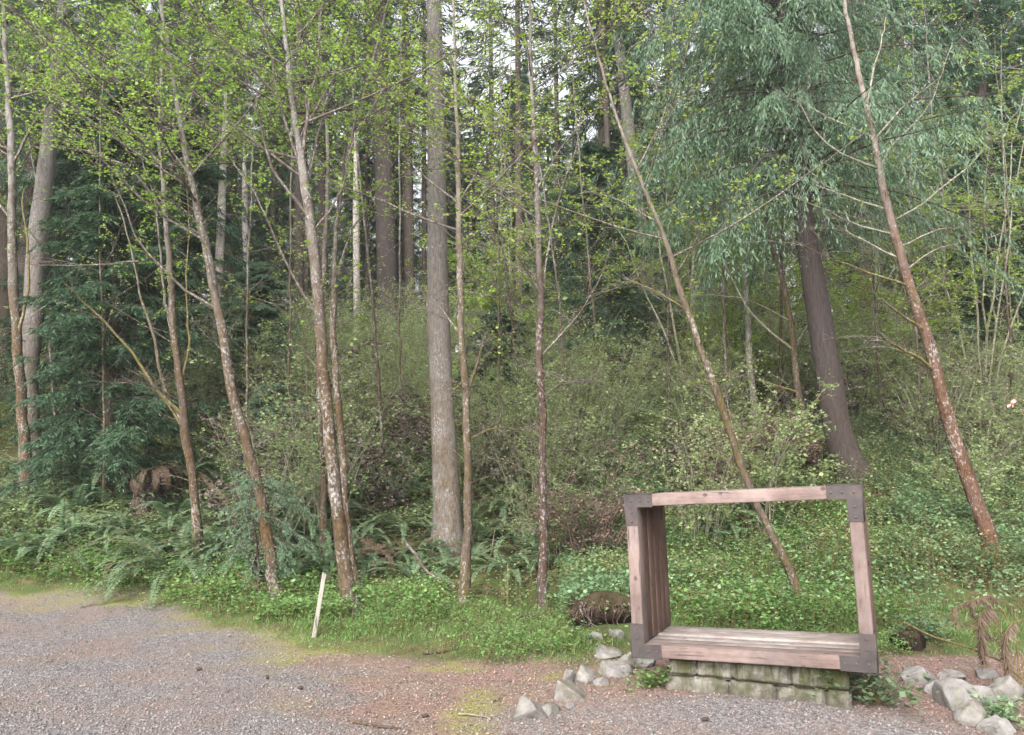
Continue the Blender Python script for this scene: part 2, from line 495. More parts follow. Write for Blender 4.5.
gm, n, l, out = nt('forest_floor_and_gravel')
tc = n.new("ShaderNodeTexCoord"); obv = tc.outputs['Object']
at_ = n.new("ShaderNodeAttribute"); at_.attribute_name = 'zones'
sp = n.new("ShaderNodeSeparateColor"); l.new(at_.outputs['Color'], sp.inputs[0])
vo = n.new("ShaderNodeTexVoronoi"); vo.inputs['Scale'].default_value = 55; l.new(obv, vo.inputs['Vector'])
sv = n.new("ShaderNodeSeparateColor"); l.new(vo.outputs['Color'], sv.inputs[0])
big = noise(n, l, 1.1, 5, 0.6, obv)
grav = ramp(n, l, sv.outputs[0], [(0.0, (0.08, 0.073, 0.077)), (0.45, (0.146, 0.134, 0.135)), (0.8, (0.198, 0.183, 0.181)), (1.0, (0.265, 0.246, 0.24))])
grav = mixc(n, l, ramp(n, l, big, [(0.42, (0, 0, 0)), (0.66, (1, 1, 1))]), grav, (0.185, 0.135, 0.115))
fine = noise(n, l, 40, 5, 0.7, obv); mid = noise(n, l, 7, 6, 0.7, obv)
dirt = ramp(n, l, fine, [(0.30, (0.11, 0.08, 0.062)), (0.55, (0.225, 0.168, 0.135)), (0.75, (0.35, 0.275, 0.225))])
dirt = mixc(n, l, ramp(n, l, mid, [(0.40, (0, 0, 0)), (0.62, (.8, .8, .8))]), dirt, (0.16, 0.118, 0.09))
lit = ramp(n, l, noise(n, l, 60, 4, 0.75, obv), [(0.3, (0.10, 0.06, 0.05)), (0.55, (0.23, 0.15, 0.125)), (0.72, (0.36, 0.265, 0.23))])
moss = ramp(n, l, fine, [(0.3, (0.12, 0.115, 0.04)), (0.7, (0.27, 0.26, 0.09))])
veg = ramp(n, l, noise(n, l, 9, 6, 0.7, obv), [(0.35, (0.055, 0.045, 0.028)), (0.52, (0.085, 0.08, 0.03)), (0.7, (0.15, 0.105, 0.07))])
veg = mixc(n, l, ramp(n, l, noise(n, l, 2.2, 5, 0.65, obv), [(0.42, (0, 0, 0)), (0.6, (.85, .85, .85))]), veg, (0.06, 0.10, 0.028))
c = mixc(n, l, sp.outputs[2], dirt, lit)
c = mixc(n, l, math_(n, l, 'MULTIPLY', sp.outputs[1], ramp(n, l, mid, [(0.34, (0, 0, 0)), (0.50, (1, 1, 1))])), c, moss)
c = mixc(n, l, sp.outputs[0], c, grav)
c = mixc(n, l, at_.outputs['Alpha'], c, veg)
hgt = math_(n, l, 'ADD', math_(n, l, 'MULTIPLY', vo.outputs['Distance'], -0.6), fine)
principled(n, l, out, c, 0.95, bump(n, l, hgt, 0.8, 0.02), 0.15)
ground = mb.build('ground', gm)
kind(ground, 'structure')
ca = ground.data.attributes.new('zones', 'FLOAT_COLOR', 'POINT')
ca.data.foreach_set('color', cols.ravel())

# ------------------------------------------------------------------ timber frame
def wood_mat(name, dark, light, grey, greyamt, axis):
    m, n, l, out = nt(name)
    st = [26, 26, 26]; st[axis] = 1.6
    v, c = coords(n, l, tuple(st))
    g = noise(n, l, 1.6, 7, 0.7, v, 0.4)
    base = ramp(n, l, g, [(0.28, dark), (0.72, light)])
    v3, _ = coords(n, l, (1, 1, 1))
    gm_ = ramp(n, l, noise(n, l, 5.0, 6, 0.75, v3), [(0.5 - greyamt * .4, (0, 0, 0)), (0.85 - greyamt * .3, (1, 1, 1))])
    base = mixc(n, l, math_(n, l, 'MULTIPLY', gm_, greyamt), base, grey)
    st2 = [8, 8, 8]; st2[axis] = 6.5
    vk, _ = coords(n, l, tuple(st2))
    k = n.new("ShaderNodeTexVoronoi"); k.inputs['Scale'].default_value = 1.0; k.inputs['Randomness'].default_value = 1.0
    l.new(vk, k.inputs['Vector'])
    km = ramp(n, l, k.outputs['Distance'], [(0.07, (1, 1, 1)), (0.15, (0, 0, 0))])
    base = mixc(n, l, math_(n, l, 'MULTIPLY', km, 0.8), base, tuple(x * 0.45 for x in dark))
    stn = ramp(n, l, noise(n, l, 2.3, 5, 0.7, v3), [(0.40, (.35, .35, .35)), (0.60, (1, 1, 1))])
    base = mixc(n, l, 0.55, base, stn, 'MULTIPLY')
    # checks
    ck = ramp(n, l, noise(n, l, 2.6, 3, 0.5, v), [(0.30, (1, 1, 1)), (0.37, (0, 0, 0))])
    base = mixc(n, l, math_(n, l, 'MULTIPLY', ck, 0.8), base, tuple(x * 0.3 for x in dark))
    oi = n.new("ShaderNodeObjectInfo"); hv = n.new("ShaderNodeHueSaturation"); mr = n.new("ShaderNodeMapRange")
    mr.inputs[3].default_value = 0.72; mr.inputs[4].default_value = 1.12
    l.new(oi.outputs['Random'], mr.inputs[0]); l.new(mr.outputs[0], hv.inputs['Value']); l.new(base, hv.inputs['Color'])
    principled(n, l, out, hv.outputs[0], 0.82, bump(n, l, g, 0.5, 0.006), 0.25)
    return m
M['wood_x'] = wood_mat('weathered_beam', (0.13, 0.080, 0.067), (0.30, 0.20, 0.175), (0.31, 0.258, 0.24), 0.62, 0)
M['wood_z'] = wood_mat('weathered_post', (0.12, 0.075, 0.063), (0.255, 0.172, 0.15), (0.26, 0.215, 0.20), 0.66, 2)
M['wood_wall_shaded'] = wood_mat('shaded_brown_timber', (0.095, 0.056, 0.042), (0.20, 0.124, 0.097), (0.22, 0.165, 0.14), 0.3, 2)  # less weathered brown, with the shade inside the frame mixed into it
M['wood_floor'] = wood_mat('bleached_floor_timber', (0.13, 0.088, 0.073), (0.27, 0.20, 0.175), (0.36, 0.32, 0.30), 0.85, 0)
m, n, l, out = nt('dark_painted_steel')
v, _ = coords(n, l)
bc = ramp(n, l, noise(n, l, 9, 5, 0.7, v), [(0.35, (0.030, 0.0235, 0.0228)), (0.58, (0.052, 0.041, 0.039)), (0.75, (0.092, 0.050, 0.036))])
principled(n, l, out, bc, 0.6, bump(n, l, noise(n, l, 60, 3, 0.6, v), 0.2, 0.002), 0.4)
M['steel'] = m
M['bolt'] = nt('bolt_steel')[0]
_m = M['bolt']; principled(_m.node_tree.nodes, _m.node_tree.links, _m.node_tree.nodes[0], (0.06, 0.045, 0.042), 0.6, None, 0.5)

FX0, FY0, FZ0 = 0.88, 6.055, 0.279
FW, FHL, FHR, FD, FT = 1.626, 1.163, 1.195, 0.843, 0.088
FYAW, FLEAN = 0.431, 0.032
frame = thing('picture_frame_sculpture', 'large open timber picture frame with dark steel corners standing on a mossy block plinth', 'wooden frame',
              (FX0, FY0, FZ0), (0, -FLEAN, -FYAW))
rg = rng_of(5)
NT = 6
dw = FD / NT
gap = 0.009
def ht(u):
    return FHL + (FHR - FHL) * u / FW
for k in range(NT):
    y0, y1 = k * dw + (gap if k else 0), (k + 1) * dw
    j = rg.uniform(-.007, .007, 8)
    for side in (0, 1):
        u0, u1 = ((0, FT), (FW - FT, FW))[side]
        mb = MB()
        a = j[side] if k else 0
        zt = ht(u0) - FT - .002
        hexa(mb, [(u0 + a, y0, FT + .002), (u1 + a, y0, FT + .002), (u1 + a, y1, FT + .002), (u0 + a, y1, FT + .002),
                  (u0 + a, y0, zt), (u1 + a, y0, ht(u1) - FT - .002), (u1 + a, y1, ht(u1) - FT - .002), (u0 + a, y1, zt)])
        bevel(mb.build('post_timber', M['wood_z'] if k == 0 else M['wood_wall_shaded'], frame, False), 0.010)
    mb = MB(); a = j[2] if k else 0
    hexa(mb, [(0, y0, FHL - FT + a), (FW, y0, FHR - FT + a), (FW, y1, FHR - FT + a), (0, y1, FHL - FT + a),
              (0, y0, FHL + a), (FW, y0, FHR + a), (FW, y1, FHR + a), (0, y1, FHL + a)])
    bevel(mb.build('top_timber', M['wood_x'], frame, False), 0.007)
    mb = MB(); a = j[3] if k else 0
    box(mb, 0, FW, y0, y1, a, FT + a)
    bevel(mb.build('floor_timber', M['wood_x'] if k == 0 else M['wood_floor'], frame, False), 0.007)

def bracket(uc, zc, su, sz, arm_u, arm_z):
    """L plate on the front face that wraps round the outer corner; uc,zc = outer corner"""
    mb = MB(); th = 0.005; e = 0.003
    def P(u, z):
        return (uc + su * u, zc + sz * z)
    w = FT + 0.004
    L = [P(-e, -e), P(arm_u, -e), P(arm_u, w), P(w, w), P(w, arm_z), P(-e, arm_z)]
    yb, yf = -0.001, -th
    V = [(x, yf, z) for x, z in L] + [(x, yb, z) for x, z in L]
    mb.add(V, [[0, 1, 2, 3], [0, 3, 4, 5], [6, 9, 8, 7], [6, 11, 10, 9]])
    mb.add(V, [[i, (i + 1) % 6, 6 + (i + 1) % 6, 6 + i] for i in range(6)])
    # side wrap plates
    dp = 0.30
    def bx(u0, u1, z0, z1, y0, y1):
        a, b = P(u0, z0), P(u1, z1)
        box(mb, min(a[0], b[0]), max(a[0], b[0]), y0, y1, min(a[1], b[1]), max(a[1], b[1]))
    bx(-e - .005, -e + .001, -e - .005, arm_z, -th - .001, dp)
    bx(-e + .0015, arm_u, -e - .005, -e + .001, -th - .001, dp)
    o = mb.build('corner_bracket', M['steel'], frame, False)
    spots = [(FT * .5, FT * .5), (arm_u * .55, FT * .5), (arm_u * .86, FT * .5), (FT * .5, arm_z * .58), (FT * .5, arm_z * .87)]
    for u, z in spots:
        x, zz = P(u, z)
        b = MB()
        tube(b, [(x, -th - .007, zz), (x, -th + .001, zz)], [0.008, 0.009], 6)
        b.build('bolt', M['bolt'], o, False)
bracket(0, 0, 1, 1, 0.215, 0.235)
bracket(FW, 0, -1, 1, 0.22, 0.235)
bracket(0, FHL, 1, -1, 0.205, 0.225)
bracket(FW, FHR, -1, -1, 0.215, 0.24)

def frame_pt(u, d, z=0):
    ca, sa = math.cos(FYAW), math.sin(FYAW)
    return np.array([FX0 + u * ca + d * sa, FY0 - u * sa + d * ca, z])

m, n, l, out = nt('mossy_painted_block')
v, c = coords(n, l, (1, 1, 1), False)
sep = n.new("ShaderNodeSeparateXYZ"); l.new(c.outputs['Object'], sep.inputs[0])
b0 = ramp(n, l, noise(n, l, 7, 7, 0.75, v), [(0.32, (0.045, 0.04, 0.03)), (0.46, (0.095, 0.086, 0.068)), (0.58, (0.175, 0.162, 0.138)), (0.72, (0.27, 0.256, 0.225))])
vs, _ = coords(n, l, (9, 9, 1.1), False)
dr = ramp(n, l, noise(n, l, 1.0, 5, 0.65, vs), [(0.43, (0, 0, 0)), (0.55, (1, 1, 1))])
zz = n.new("ShaderNodeMapRange"); zz.inputs[1].default_value = 0.05; zz.inputs[2].default_value = 0.26; zz.inputs[3].default_value = 0.35; zz.inputs[4].default_value = 1.0
l.new(sep.outputs[2], zz.inputs[0])
b1 = mixc(n, l, math_(n, l, 'MULTIPLY', dr, zz.outputs[0]), b0, mixc(n, l, noise(n, l, 25, 3, .6, v), (0.020, 0.023, 0.010), (0.062, 0.066, 0.022)))
principled(n, l, out, b1, 0.92, bump(n, l, noise(n, l, 18, 6, 0.7, v), 0.6, 0.02), 0.2)
M['block'] = m
plinth = thing('block_plinth', 'low pale block plinth streaked with green moss under the timber frame', 'plinth', (FX0, FY0, 0), (0, 0, -FYAW))
rg = rng_of(8)
PU0, PU1, PD0, PD1 = 0.235, 1.45, 0.085, 0.75
cuts = {0: [PU0 - .02, 0.66, 0.98, 1.30, PU1 + .01], 1: [PU0 + .01, 0.44, 0.70, 1.08, PU1]}
for row in (0, 1):
    for i in range(4):
        u0, u1 = cuts[row][i] + .0012, cuts[row][i + 1] - .0012
        z0 = -0.06 if row == 0 else 0.1655
        def zt(u):
            return 0.164 if row == 0 else FZ0 + u * math.tan(FLEAN) - 0.002
        o1 = rg.uniform(-.022, .012)
        mb = MB()
        hexa(mb, [(u0, PD0 + o1, z0), (u1, PD0 + o1 + rg.uniform(-.006, .006), z0), (u1, PD1, z0), (u0, PD1, z0),
                  (u0, PD0 + o1, zt(u0)), (u1, PD0 + o1, zt(u1)), (u1, PD1, zt(u1)), (u0, PD1, zt(u0))])
        me = mb.mesh('block', [M['block']], False); bm = bmesh.new(); bm.from_mesh(me)
        bmesh.ops.bevel(bm, geom=list(bm.edges), offset=.016, segments=2, affect='EDGES')
        bmesh.ops.subdivide_edges(bm, edges=[e for e in bm.edges if e.calc_length() > .06], cuts=7, use_grid_fill=True)
        for v in bm.verts:
            q = v.co; k_ = row * 31 + i * 7
            v.co.y += (float(vnoise(q.x * 11 + k_, q.z * 14 + k_, 4)) - .5) * .035 + (float(vnoise(q.x * 34 + k_, q.z * 34, 6)) - .5) * .012
            v.co.z += (float(vnoise(q.x * 13 + k_, q.y * 9, 9)) - .5) * .006 if q.z < zt(q.x) - .02 else 0
        bm.to_mesh(me); bm.free(); link('block', me, plinth)

# ------------------------------------------------------------------ stake
m, n, l, out = nt('white_paint')
v, _ = coords(n, l, (20, 20, 3))
principled(n, l, out, ramp(n, l, noise(n, l, 2, 5, .6, v), [(0.34, (0.10, 0.085, 0.065)), (0.48, (0.26, 0.243, 0.205)), (1, (0.32, 0.305, 0.265))]), 0.6)
M['white'] = m
hb = hit(314, 637); top = at(324.5, 574, hb[1] - 0.04)
mb = MB()
ax = unit(top - hb); sx = unit(np.cross(ax, [0, 1, 0])); sy = np.cross(sx, ax)
p0, p1 = hb - ax * .15, top
w, d = 0.021, 0.012
hexa(mb, [p0 - hb - sx * w - sy * d, p0 - hb + sx * w - sy * d, p0 - hb + sx * w + sy * d, p0 - hb - sx * w + sy * d,
          p1 - hb - sx * w - sy * d, p1 - hb + sx * w - sy * d + ax * .012, p1 - hb + sx * w + sy * d + ax * .012, p1 - hb - sx * w + sy * d])
o = mb.build('stake', M['white'], None, False, hb); bevel(o, .004)
tag(o, 'thin white painted stake leaning in the grass at the edge of the lot', 'stake')

# ------------------------------------------------------------------ rocks
m, n, l, out = nt('grey_rock')
v, _ = coords(n, l)
rc = ramp(n, l, noise(n, l, 6, 7, 0.7, v), [(0.28, (0.08, 0.07, 0.066)), (0.5, (0.18, 0.168, 0.16)), (0.72, (0.28, 0.265, 0.25))])
rc = mixc(n, l, ramp(n, l, noise(n, l, 11, 4, 0.6, v), [(0.58, (0, 0, 0)), (0.68, (.6, .6, .6))]), rc, (0.11, 0.12, 0.045))
principled(n, l, out, rc, 0.9, bump(n, l, noise(n, l, 22, 6, 0.7, v), 0.6, 0.02), 0.2)
M['rock'] = m
m, n, l, out = nt('pale_rock')
v, _ = coords(n, l)
rc = ramp(n, l, noise(n, l, 6, 7, 0.7, v), [(0.3, (0.07, 0.06, 0.052)), (0.48, (0.165, 0.153, 0.14)), (0.72, (0.275, 0.262, 0.245))])
rc = mixc(n, l, ramp(n, l, noise(n, l, 9, 4, 0.6, v), [(0.52, (0, 0, 0)), (0.66, (.75, .75, .75))]), rc, (0.10, 0.085, 0.05))
principled(n, l, out, rc, 0.9, bump(n, l, noise(n, l, 22, 6, 0.7, v), 0.6, 0.02), 0.2)
M['pale_rock'] = m

def sphere_grid(nu, nv):
    u = np.linspace(0, TAU, nu, endpoint=False); vv = np.linspace(0, PI, nv)
    U, Vv = np.meshgrid(u, vv)
    P = np.stack([np.sin(Vv) * np.cos(U), np.sin(Vv) * np.sin(U), np.cos(Vv)], -1)
    i = np.arange(nv - 1)[:, None] * nu; j = np.arange(nu)[None, :]; j2 = (j + 1) % nu
    F = np.stack([i + j, i + nu + j, i + nu + j2, i + j2], -1).reshape(-1, 4)
    return P.reshape(-1, 3), F

def rock_mesh(seed, sx, sy, sz, ncut=15, rough=0.07):
    r = rng_of(seed)
    P, F = sphere_grid(46, 28)
    N = unit(r.normal(0, 1, (ncut, 3)) * np.array([1, 1, .9])); d = r.uniform(.46, .84, ncut)
    for q in range(ncut):
        h = P @ N[q]
        P = P - np.maximum(h - d[q], 0)[:, None] * N[q]
    P = P * (1 + rough * (vnoise(P[:, 0] * 9 + P[:, 2] * 7, P[:, 1] * 9 - P[:, 2] * 5, seed + 1) - .5) + rough * 2 * (vnoise(P[:, 0] * 3 + P[:, 2] * 2.1, P[:, 1] * 3 + P[:, 2] * 1.3, seed) - .5))[:, None]
    P = P / np.abs(P).max(0) * np.array([sx, sy, sz])
    mb = MB(); mb.add(P, F)
    return mb

def rock(px, py_bottom, wpx, hpx, seed, label, mat='rock', name='rock', flatness=0.8, sink=0.40):
    h = hit(px, py_bottom)
    s = np.hypot(h[1], EYE) / FPX
    w = wpx * 1.12 * s / 2; hh = hpx * s
    tall = hh * .92
    mb = rock_mesh(seed, w, w * flatness, tall / (2 - 2 * sink) * 1.05)
    o = mb.build(name, M[mat], None, True, (h[0], h[1] + w * .25, h[2] + tall / (2 - 2 * sink) * (1 - 2 * sink)))
    try:
        o.data.shade_smooth()
    except Exception:
        pass
    o.rotation_euler = (rng_of(seed + 1).uniform(-.12, .12), rng_of(seed + 2).uniform(-.12, .12), 0)
    tag(o, label, 'rock', 'rocks edging the ground around the frame')
    return o
R_ = [(605, 657, 30, 10, 'pale', 'pale rounded rock at the grass edge, farthest back in the row left of the frame'),
      (627, 669, 24, 16, 'pale', 'upright pale rock just left of the lower left steel corner'),
      (646, 667, 20, 11, 'grey', 'grey rock tucked under the lower left corner of the frame'),
      (613, 676, 34, 14, 'grey', 'long grey rock in front of the two pale ones by the frame corner'),
      (585, 684, 21, 17, 'pale', 'pale blocky rock in the middle of the row left of the frame'),
      (568, 683, 13, 14, 'grey', 'narrow brownish grey rock squeezed beside the tuft of grass'),
      (600, 685, 16, 9, 'grey', 'small dark rock filling the gap beside the pale blocky one'),
      (569, 701, 33, 21, 'pale', 'biggest pale boulder with a flat top in the row left of the frame'),
      (525, 719, 37, 19, 'pale', 'pale pointed rock nearest the camera at the left end of the row'),
      (550, 714, 26, 11, 'pale', 'flat pale rock between the pointed rock and the biggest boulder'),
      (569, 708, 10, 5, 'grey', 'small grey pebble lying in front of the biggest pale boulder')]
for i, (px, py, w, h, mt, lb) in enumerate(R_):
    rock(px, py, w, h, 100 + i * 3, lb, 'pale_rock' if mt == 'pale' else 'rock')
R2 = [(866, 680, 34, 12, 'pale', 'pale slab peeping out behind the leafy plant at the lower right steel corner'),
      (923, 684, 34, 19, 'grey', 'dark grey angled rock on the dirt right of the frame'),
      (955, 679, 24, 10, 'grey', 'small flat brownish rock right of the dark angled one'),
      (968, 712, 52, 30, 'grey', 'large grey boulder right of the frame'),
      (976, 725, 30, 22, 'pale', 'pale rock leaning against the front of the large grey boulder'),
      (938, 695, 24, 14, 'grey', 'brownish rock between the dark angled rock and the large boulder'),
      (1007, 700, 38, 24, 'pale', 'pale boulder at the right edge of the picture beside the large grey one'),
      (1000, 736, 30, 16, 'grey', 'half buried reddish grey rock in the lower right corner'),
      (987, 678, 28, 9, 'grey', 'low flat rock behind the boulders near the drooping dry stems')]
for i, (px, py, w, h, mt, lb) in enumerate(R2):
    rock(px, py, w, h, 200 + i * 3, lb, 'pale_rock' if mt == 'pale' else 'rock')
for i, (px, py, w, h, lb) in enumerate([(598, 640, 16, 9, 'small rock lying in the dark hollow under the bank, left one of two'), (617, 637, 14, 8, 'small rock lying in the dark hollow under the bank, right one of two')]):
    rock(px, py, w, h, 260 + i * 3, lb, 'rock')

# ------------------------------------------------------------------ traced trees
class Twigs:
    """twigs with leaves grown off polylines"""
    def __init__(self, seed):
        self.r = rng_of(seed); self.mb = MB()
    def grow(self, pts, n, L, nleaf, leafL, leafW, up=0.35, rad=0.004, lo=0.0, hi=1.0, side=1.0):
        r = self.r; pts = np.asarray(pts)
        if n <= 0:
            return
        k = len(pts) - 1
        t = r.uniform(lo, hi, n) * k
        i = np.minimum(t.astype(int), k - 1); f = (t - i)[:, None]
        P = pts[i] * (1 - f) + pts[i + 1] * f
        T = unit(pts[i + 1] - pts[i])
        az = r.uniform(0, TAU, n)
        out = np.stack([np.cos(az), np.sin(az), np.zeros(n)], 1)
        D = unit(out * side + T * .55 + np.array([0, 0, up]) + r.normal(0, .18, (n, 3)))
        Ln = L * r.uniform(.45, 1.25, n)
        s = np.linspace(0, 1, 6)
        bend = r.normal(0, .16, (n, 3)) + np.array([0, 0, -.12])
        W = P[:, None] + D[:, None] * (Ln[:, None, None] * s[None, :, None]) + bend[:, None] * (Ln[:, None, None] * (s ** 2)[None, :, None])
        W += r.normal(0, .010, W.shape) * s[None, :, None]
        R = rad * (1 - .7 * s)[None, :] * r.uniform(.7, 1.3, (n, 1)) * np.maximum(Ln / L, .6)[:, None]
        tubes(self.mb, W, R, 3, 0)
        # side twiglets
        m = 3
        tt = r.uniform(.3, .95, (n, m)); ii = np.minimum((tt * 5).astype(int), 4); ff = (tt * 5 - ii)[..., None]
        ar = np.arange(n)[:, None]
        Q = W[ar, ii] * (1 - ff) + W[ar, ii + 1] * ff
        Dq = unit(D[:, None] + r.normal(0, .7, (n, m, 3)))
        Lq = (Ln[:, None] * r.uniform(.2, .45, (n, m)))[..., None]
        sq = np.linspace(0, 1, 4)
        W2 = (Q[:, :, None] + Dq[:, :, None] * (Lq[:, :, None] * sq[None, None, :, None])).reshape(n * m, 4, 3)
        tubes(self.mb, W2, np.broadcast_to((rad * .55 * (1 - .6 * sq))[None], (n * m, 4)), 3, 0)
        if nleaf > 0:
            c1 = int(nleaf * .5)
            for src, cnt in ((W, c1), (W2, max(1, (nleaf - c1) // m))):
                nn = len(src); kk = src.shape[1] - 1
                cnt = max(3, cnt // 3 * 3)
                tl = np.repeat(r.uniform(.25, 1, (nn, cnt // 3)), 3, axis=1) * kk; il = np.minimum(tl.astype(int), kk - 1); fl = (tl - il)[..., None]
                a = np.arange(nn)[:, None]
                Pl = (src[a, il] * (1 - fl) + src[a, il + 1] * fl).reshape(-1, 3) + r.normal(0, .020, (nn * cnt, 3))
                rand_leaves(self.mb, r, Pl, leafL, leafW, 1)

def trace(pts_px, Y, dY_end=0.0, jit=0.0, rng=None):
    n = len(pts_px); out = []
    for i, p in enumerate(pts_px):
        y = Y + dY_end * (i / max(1, n - 1)) ** 1.3
        out.append(at(p[0], p[1], y))
    return np.array(out)

def traced_tree(name, label, cat, pts, Y=None, bark='alder_bark', ext=3.5, limbs=(), limb_mat='twig', leaf=None, auto=0, seed=0,
                twig_n=0, nleaf=10, leafL=.045, leafW=.036, group=None, sides=12, flare=1.25, auto_len=2.2, auto_lo=.45, limb_leaf=True, wob=.075,
                twig_L=.8, limb_twigs=14, limb_nleaf=None, top_r=.35):
    r = rng_of(seed)
    if Y is None:
        Y = hit(pts[0][0], pts[0][1])[1]
    P = trace(pts, Y); W = np.array([p[2] for p in pts]) * 0.5 * 0.80 * np.linalg.norm(P - np.array([0, 0, EYE]), axis=1) / FPX
    base = on(P[0][0], Y)
    if P[0][2] > base[2] + .05:                      # trace starts above ground: carry it down
        d = unit(P[0] - P[1]); k = (base[2] - P[0][2]) / d[2]
        foot = P[0] + d * k; P = np.vstack([foot, P]); W = np.concatenate([[W[0] * 1.1], W]); base = on(foot[0], Y)
    P[0][2] = base[2]
    d = unit(P[-1] - P[-2])
    P = np.vstack([P, P[-1] + d * ext * .5 + np.array([0, 0, .1]), P[-1] + d * ext + np.array([0, 0, .4])])
    W = np.concatenate([W, [W[-1] * (.5 + .5 * top_r)], [W[-1] * top_r]])
    C = resample(np.hstack([P, W[:, None]]), 0.17)
    cen, rad = C[:, :3], np.maximum(C[:, 3], .006)
    nseg = len(cen)
    wv = np.cumsum(r.normal(0, .0075, (nseg, 3)), 0); wv -= np.linspace(0, 1, nseg)[:, None] * wv[-1]
    cen = cen + wv * np.array([1, 1, 0])
    fl = 1 + (flare - 1) * np.exp(-np.maximum(cen[:, 2] - base[2], 0) / .22)
    rad = rad * fl
    root = thing(name, label, cat, base, group=group)
    mb = MB()
    cc = np.vstack([cen[0] - np.array([0, 0, .25]), cen]) - base
    tube(mb, cc, np.concatenate([[rad[0] * 1.15], rad]), sides, 0, wob, r)
    mb.build('trunk', M[bark], root)
    tw = Twigs(seed + 77)
    for lm in limbs:
        lp, w0, opts = lm[0], lm[1], (lm[2] if len(lm) > 2 else {})
        dY = opts.get('dy', r.uniform(-1.0, 1.0))
        q0 = lp[0]
        # start on the trunk centre line nearest in the image
        start = at(q0[0], q0[1], Y)
        i0 = np.argmin(np.linalg.norm(cen - start, axis=1))
        L3 = trace(lp, Y, dY); 
        if not opts.get('free'):
            L3[0] = cen[i0]
        if 'from' in opts:
            pass
        sc = np.linalg.norm(L3 - np.array([0, 0, EYE]), axis=1) / FPX
        wl_ = np.linspace(w0 * .72, max(w0 * .16, .45), len(lp)) * .5 * sc
        C2 = resample(np.hstack([L3, wl_[:, None]]), .15)
        e = C2[:, :3] + np.cumsum(r.normal(0, .010, (len(C2), 3)), 0) - base
        b = MB(); tube(b, e, np.maximum(C2[:, 3], .004), 7, 0, .04, r)
        b.build('limb', M[opts.get('mat', limb_mat)], root)
        if leaf and limb_leaf and opts.get('leaf', 1):
            tw.grow(e, int(opts.get('tw', limb_twigs)), opts.get('L', twig_L * .8), limb_nleaf if limb_nleaf is not None else nleaf, leafL, leafW, lo=.25)
        elif opts.get('bare', 1):
            tw.grow(e, 16, .6, 0, leafL, leafW, lo=.12, rad=.0045)
    if auto:
        low = cen[: int(nseg * .5)] - base
        tw.grow(low[3:], 12, .55, 0, leafL, leafW, up=.15, rad=.0055)
        tw.grow(low[len(low) // 2:], 10, .8, 3, leafL, leafW, up=.3, rad=.006)
    for a in range(auto):
        t = r.uniform(auto_lo, .97); i = int(t * (nseg - 1))
        az = r.uniform(0, TAU); Lb = auto_len * (1.25 - t) * r.uniform(.6, 1.3) / (1.25 - auto_lo) * 1.2
        dirn = unit([math.cos(az), math.sin(az), r.uniform(.25, .8)])
        s = np.linspace(0, 1, 9)[:, None]
        pp = cen[i] + dirn * Lb * s + np.array([0, 0, .10]) * Lb * s ** 2 + np.cumsum(r.normal(0, .02, (9, 3)), 0) * s
        rr = np.linspace(min(rad[i] * .45, .022), .005, 9)
        e = pp - base
        tube(tw.mb, e, rr, 5, 0, 0, r, cap=False)
        if leaf:
            tw.grow(e, twig_n, twig_L, nleaf, leafL, leafW, lo=.2)
        else:
            tw.grow(e, 6, .4, 0, leafL, leafW, lo=.2)
    if tw.mb.n:
        tw.mb.build('crown', [M[limb_mat], M[leaf] if leaf else M[limb_mat]], root)
    return root

AL = dict(leaf='alder_leaf')
# leftmost rusty alder
traced_tree('alder_tree', 'slender rusty barked alder nearest the left edge, in front of the grey conifer trunk', 'tree',
            [(27, 508, 14), (26, 450, 11), (22, 390, 10), (18, 330, 9.5), (14, 260, 9), (12, 150, 7), (8, 100, 6), (4, 20, 4)], None, 'rust_bark', 3,
            [([(20, 345), (28, 290), (27, 240), (23, 205), (26, 190)], 4, {'mat': 'moss_twig', 'leaf': 0}), ([(12, 170), (40, 120), (70, 80), (110, 60)], 3.5),
             ([(10, 120), (30, 70), (60, 30), (90, 0)], 3), ([(14, 215), (-20, 180), (-60, 150)], 3)],
            auto=24, twig_n=17, nleaf=19, seed=1, **AL)
# alder with mossy limbs
traced_tree('alder_tree', 'forked alder with bare mossy limbs reaching left in front of the dark young cedar', 'tree',
            [(201, 568, 13), (195, 490, 10), (187, 430, 10), (182, 385, 8.5), (176, 330, 8), (173, 270, 7), (168, 200, 5.5), (163, 120, 4.5), (163, 50, 3.5)], None, 'rust_bark', 3,
            [([(184, 418), (160, 392), (130, 350), (102, 320), (80, 300), (62, 282)], 5, {'mat': 'moss_twig', 'leaf': 0, 'dy': -.8}),
             ([(183, 430), (165, 388), (152, 335), (142, 300), (128, 230), (116, 188)], 5.5, {'mat': 'mossy_bark', 'dy': .3, 'tw': 6}),
             ([(179, 360), (170, 320), (163, 290), (160, 240), (155, 195), (140, 150)], 4.5, {'mat': 'alder_bark', 'dy': .6}),
             ([(182, 405), (145, 386), (110, 388)], 2.5, {'leaf': 0}),
             ([(187, 432), (168, 404), (152, 384), (140, 372)], 3, {'mat': 'moss_twig', 'leaf': 0}),
             ([(182, 392), (189, 345), (187, 285), (190, 220), (186, 170)], 3.5, {'mat': 'moss_twig'}),
             ([(140, 262), (100, 265), (60, 266), (0, 260)], 2.6, {'leaf': 0, 'dy': -.4, 'free': 1}),
             ([(168, 215), (130, 170), (90, 150), (30, 140)], 3.2, {'dy': -.8}), ([(166, 160), (120, 110), (70, 60), (20, 20)], 3.2),
             ([(163, 120), (150, 60), (120, 10)], 3)],
            auto=22, twig_n=17, nleaf=19, seed=2, **AL)
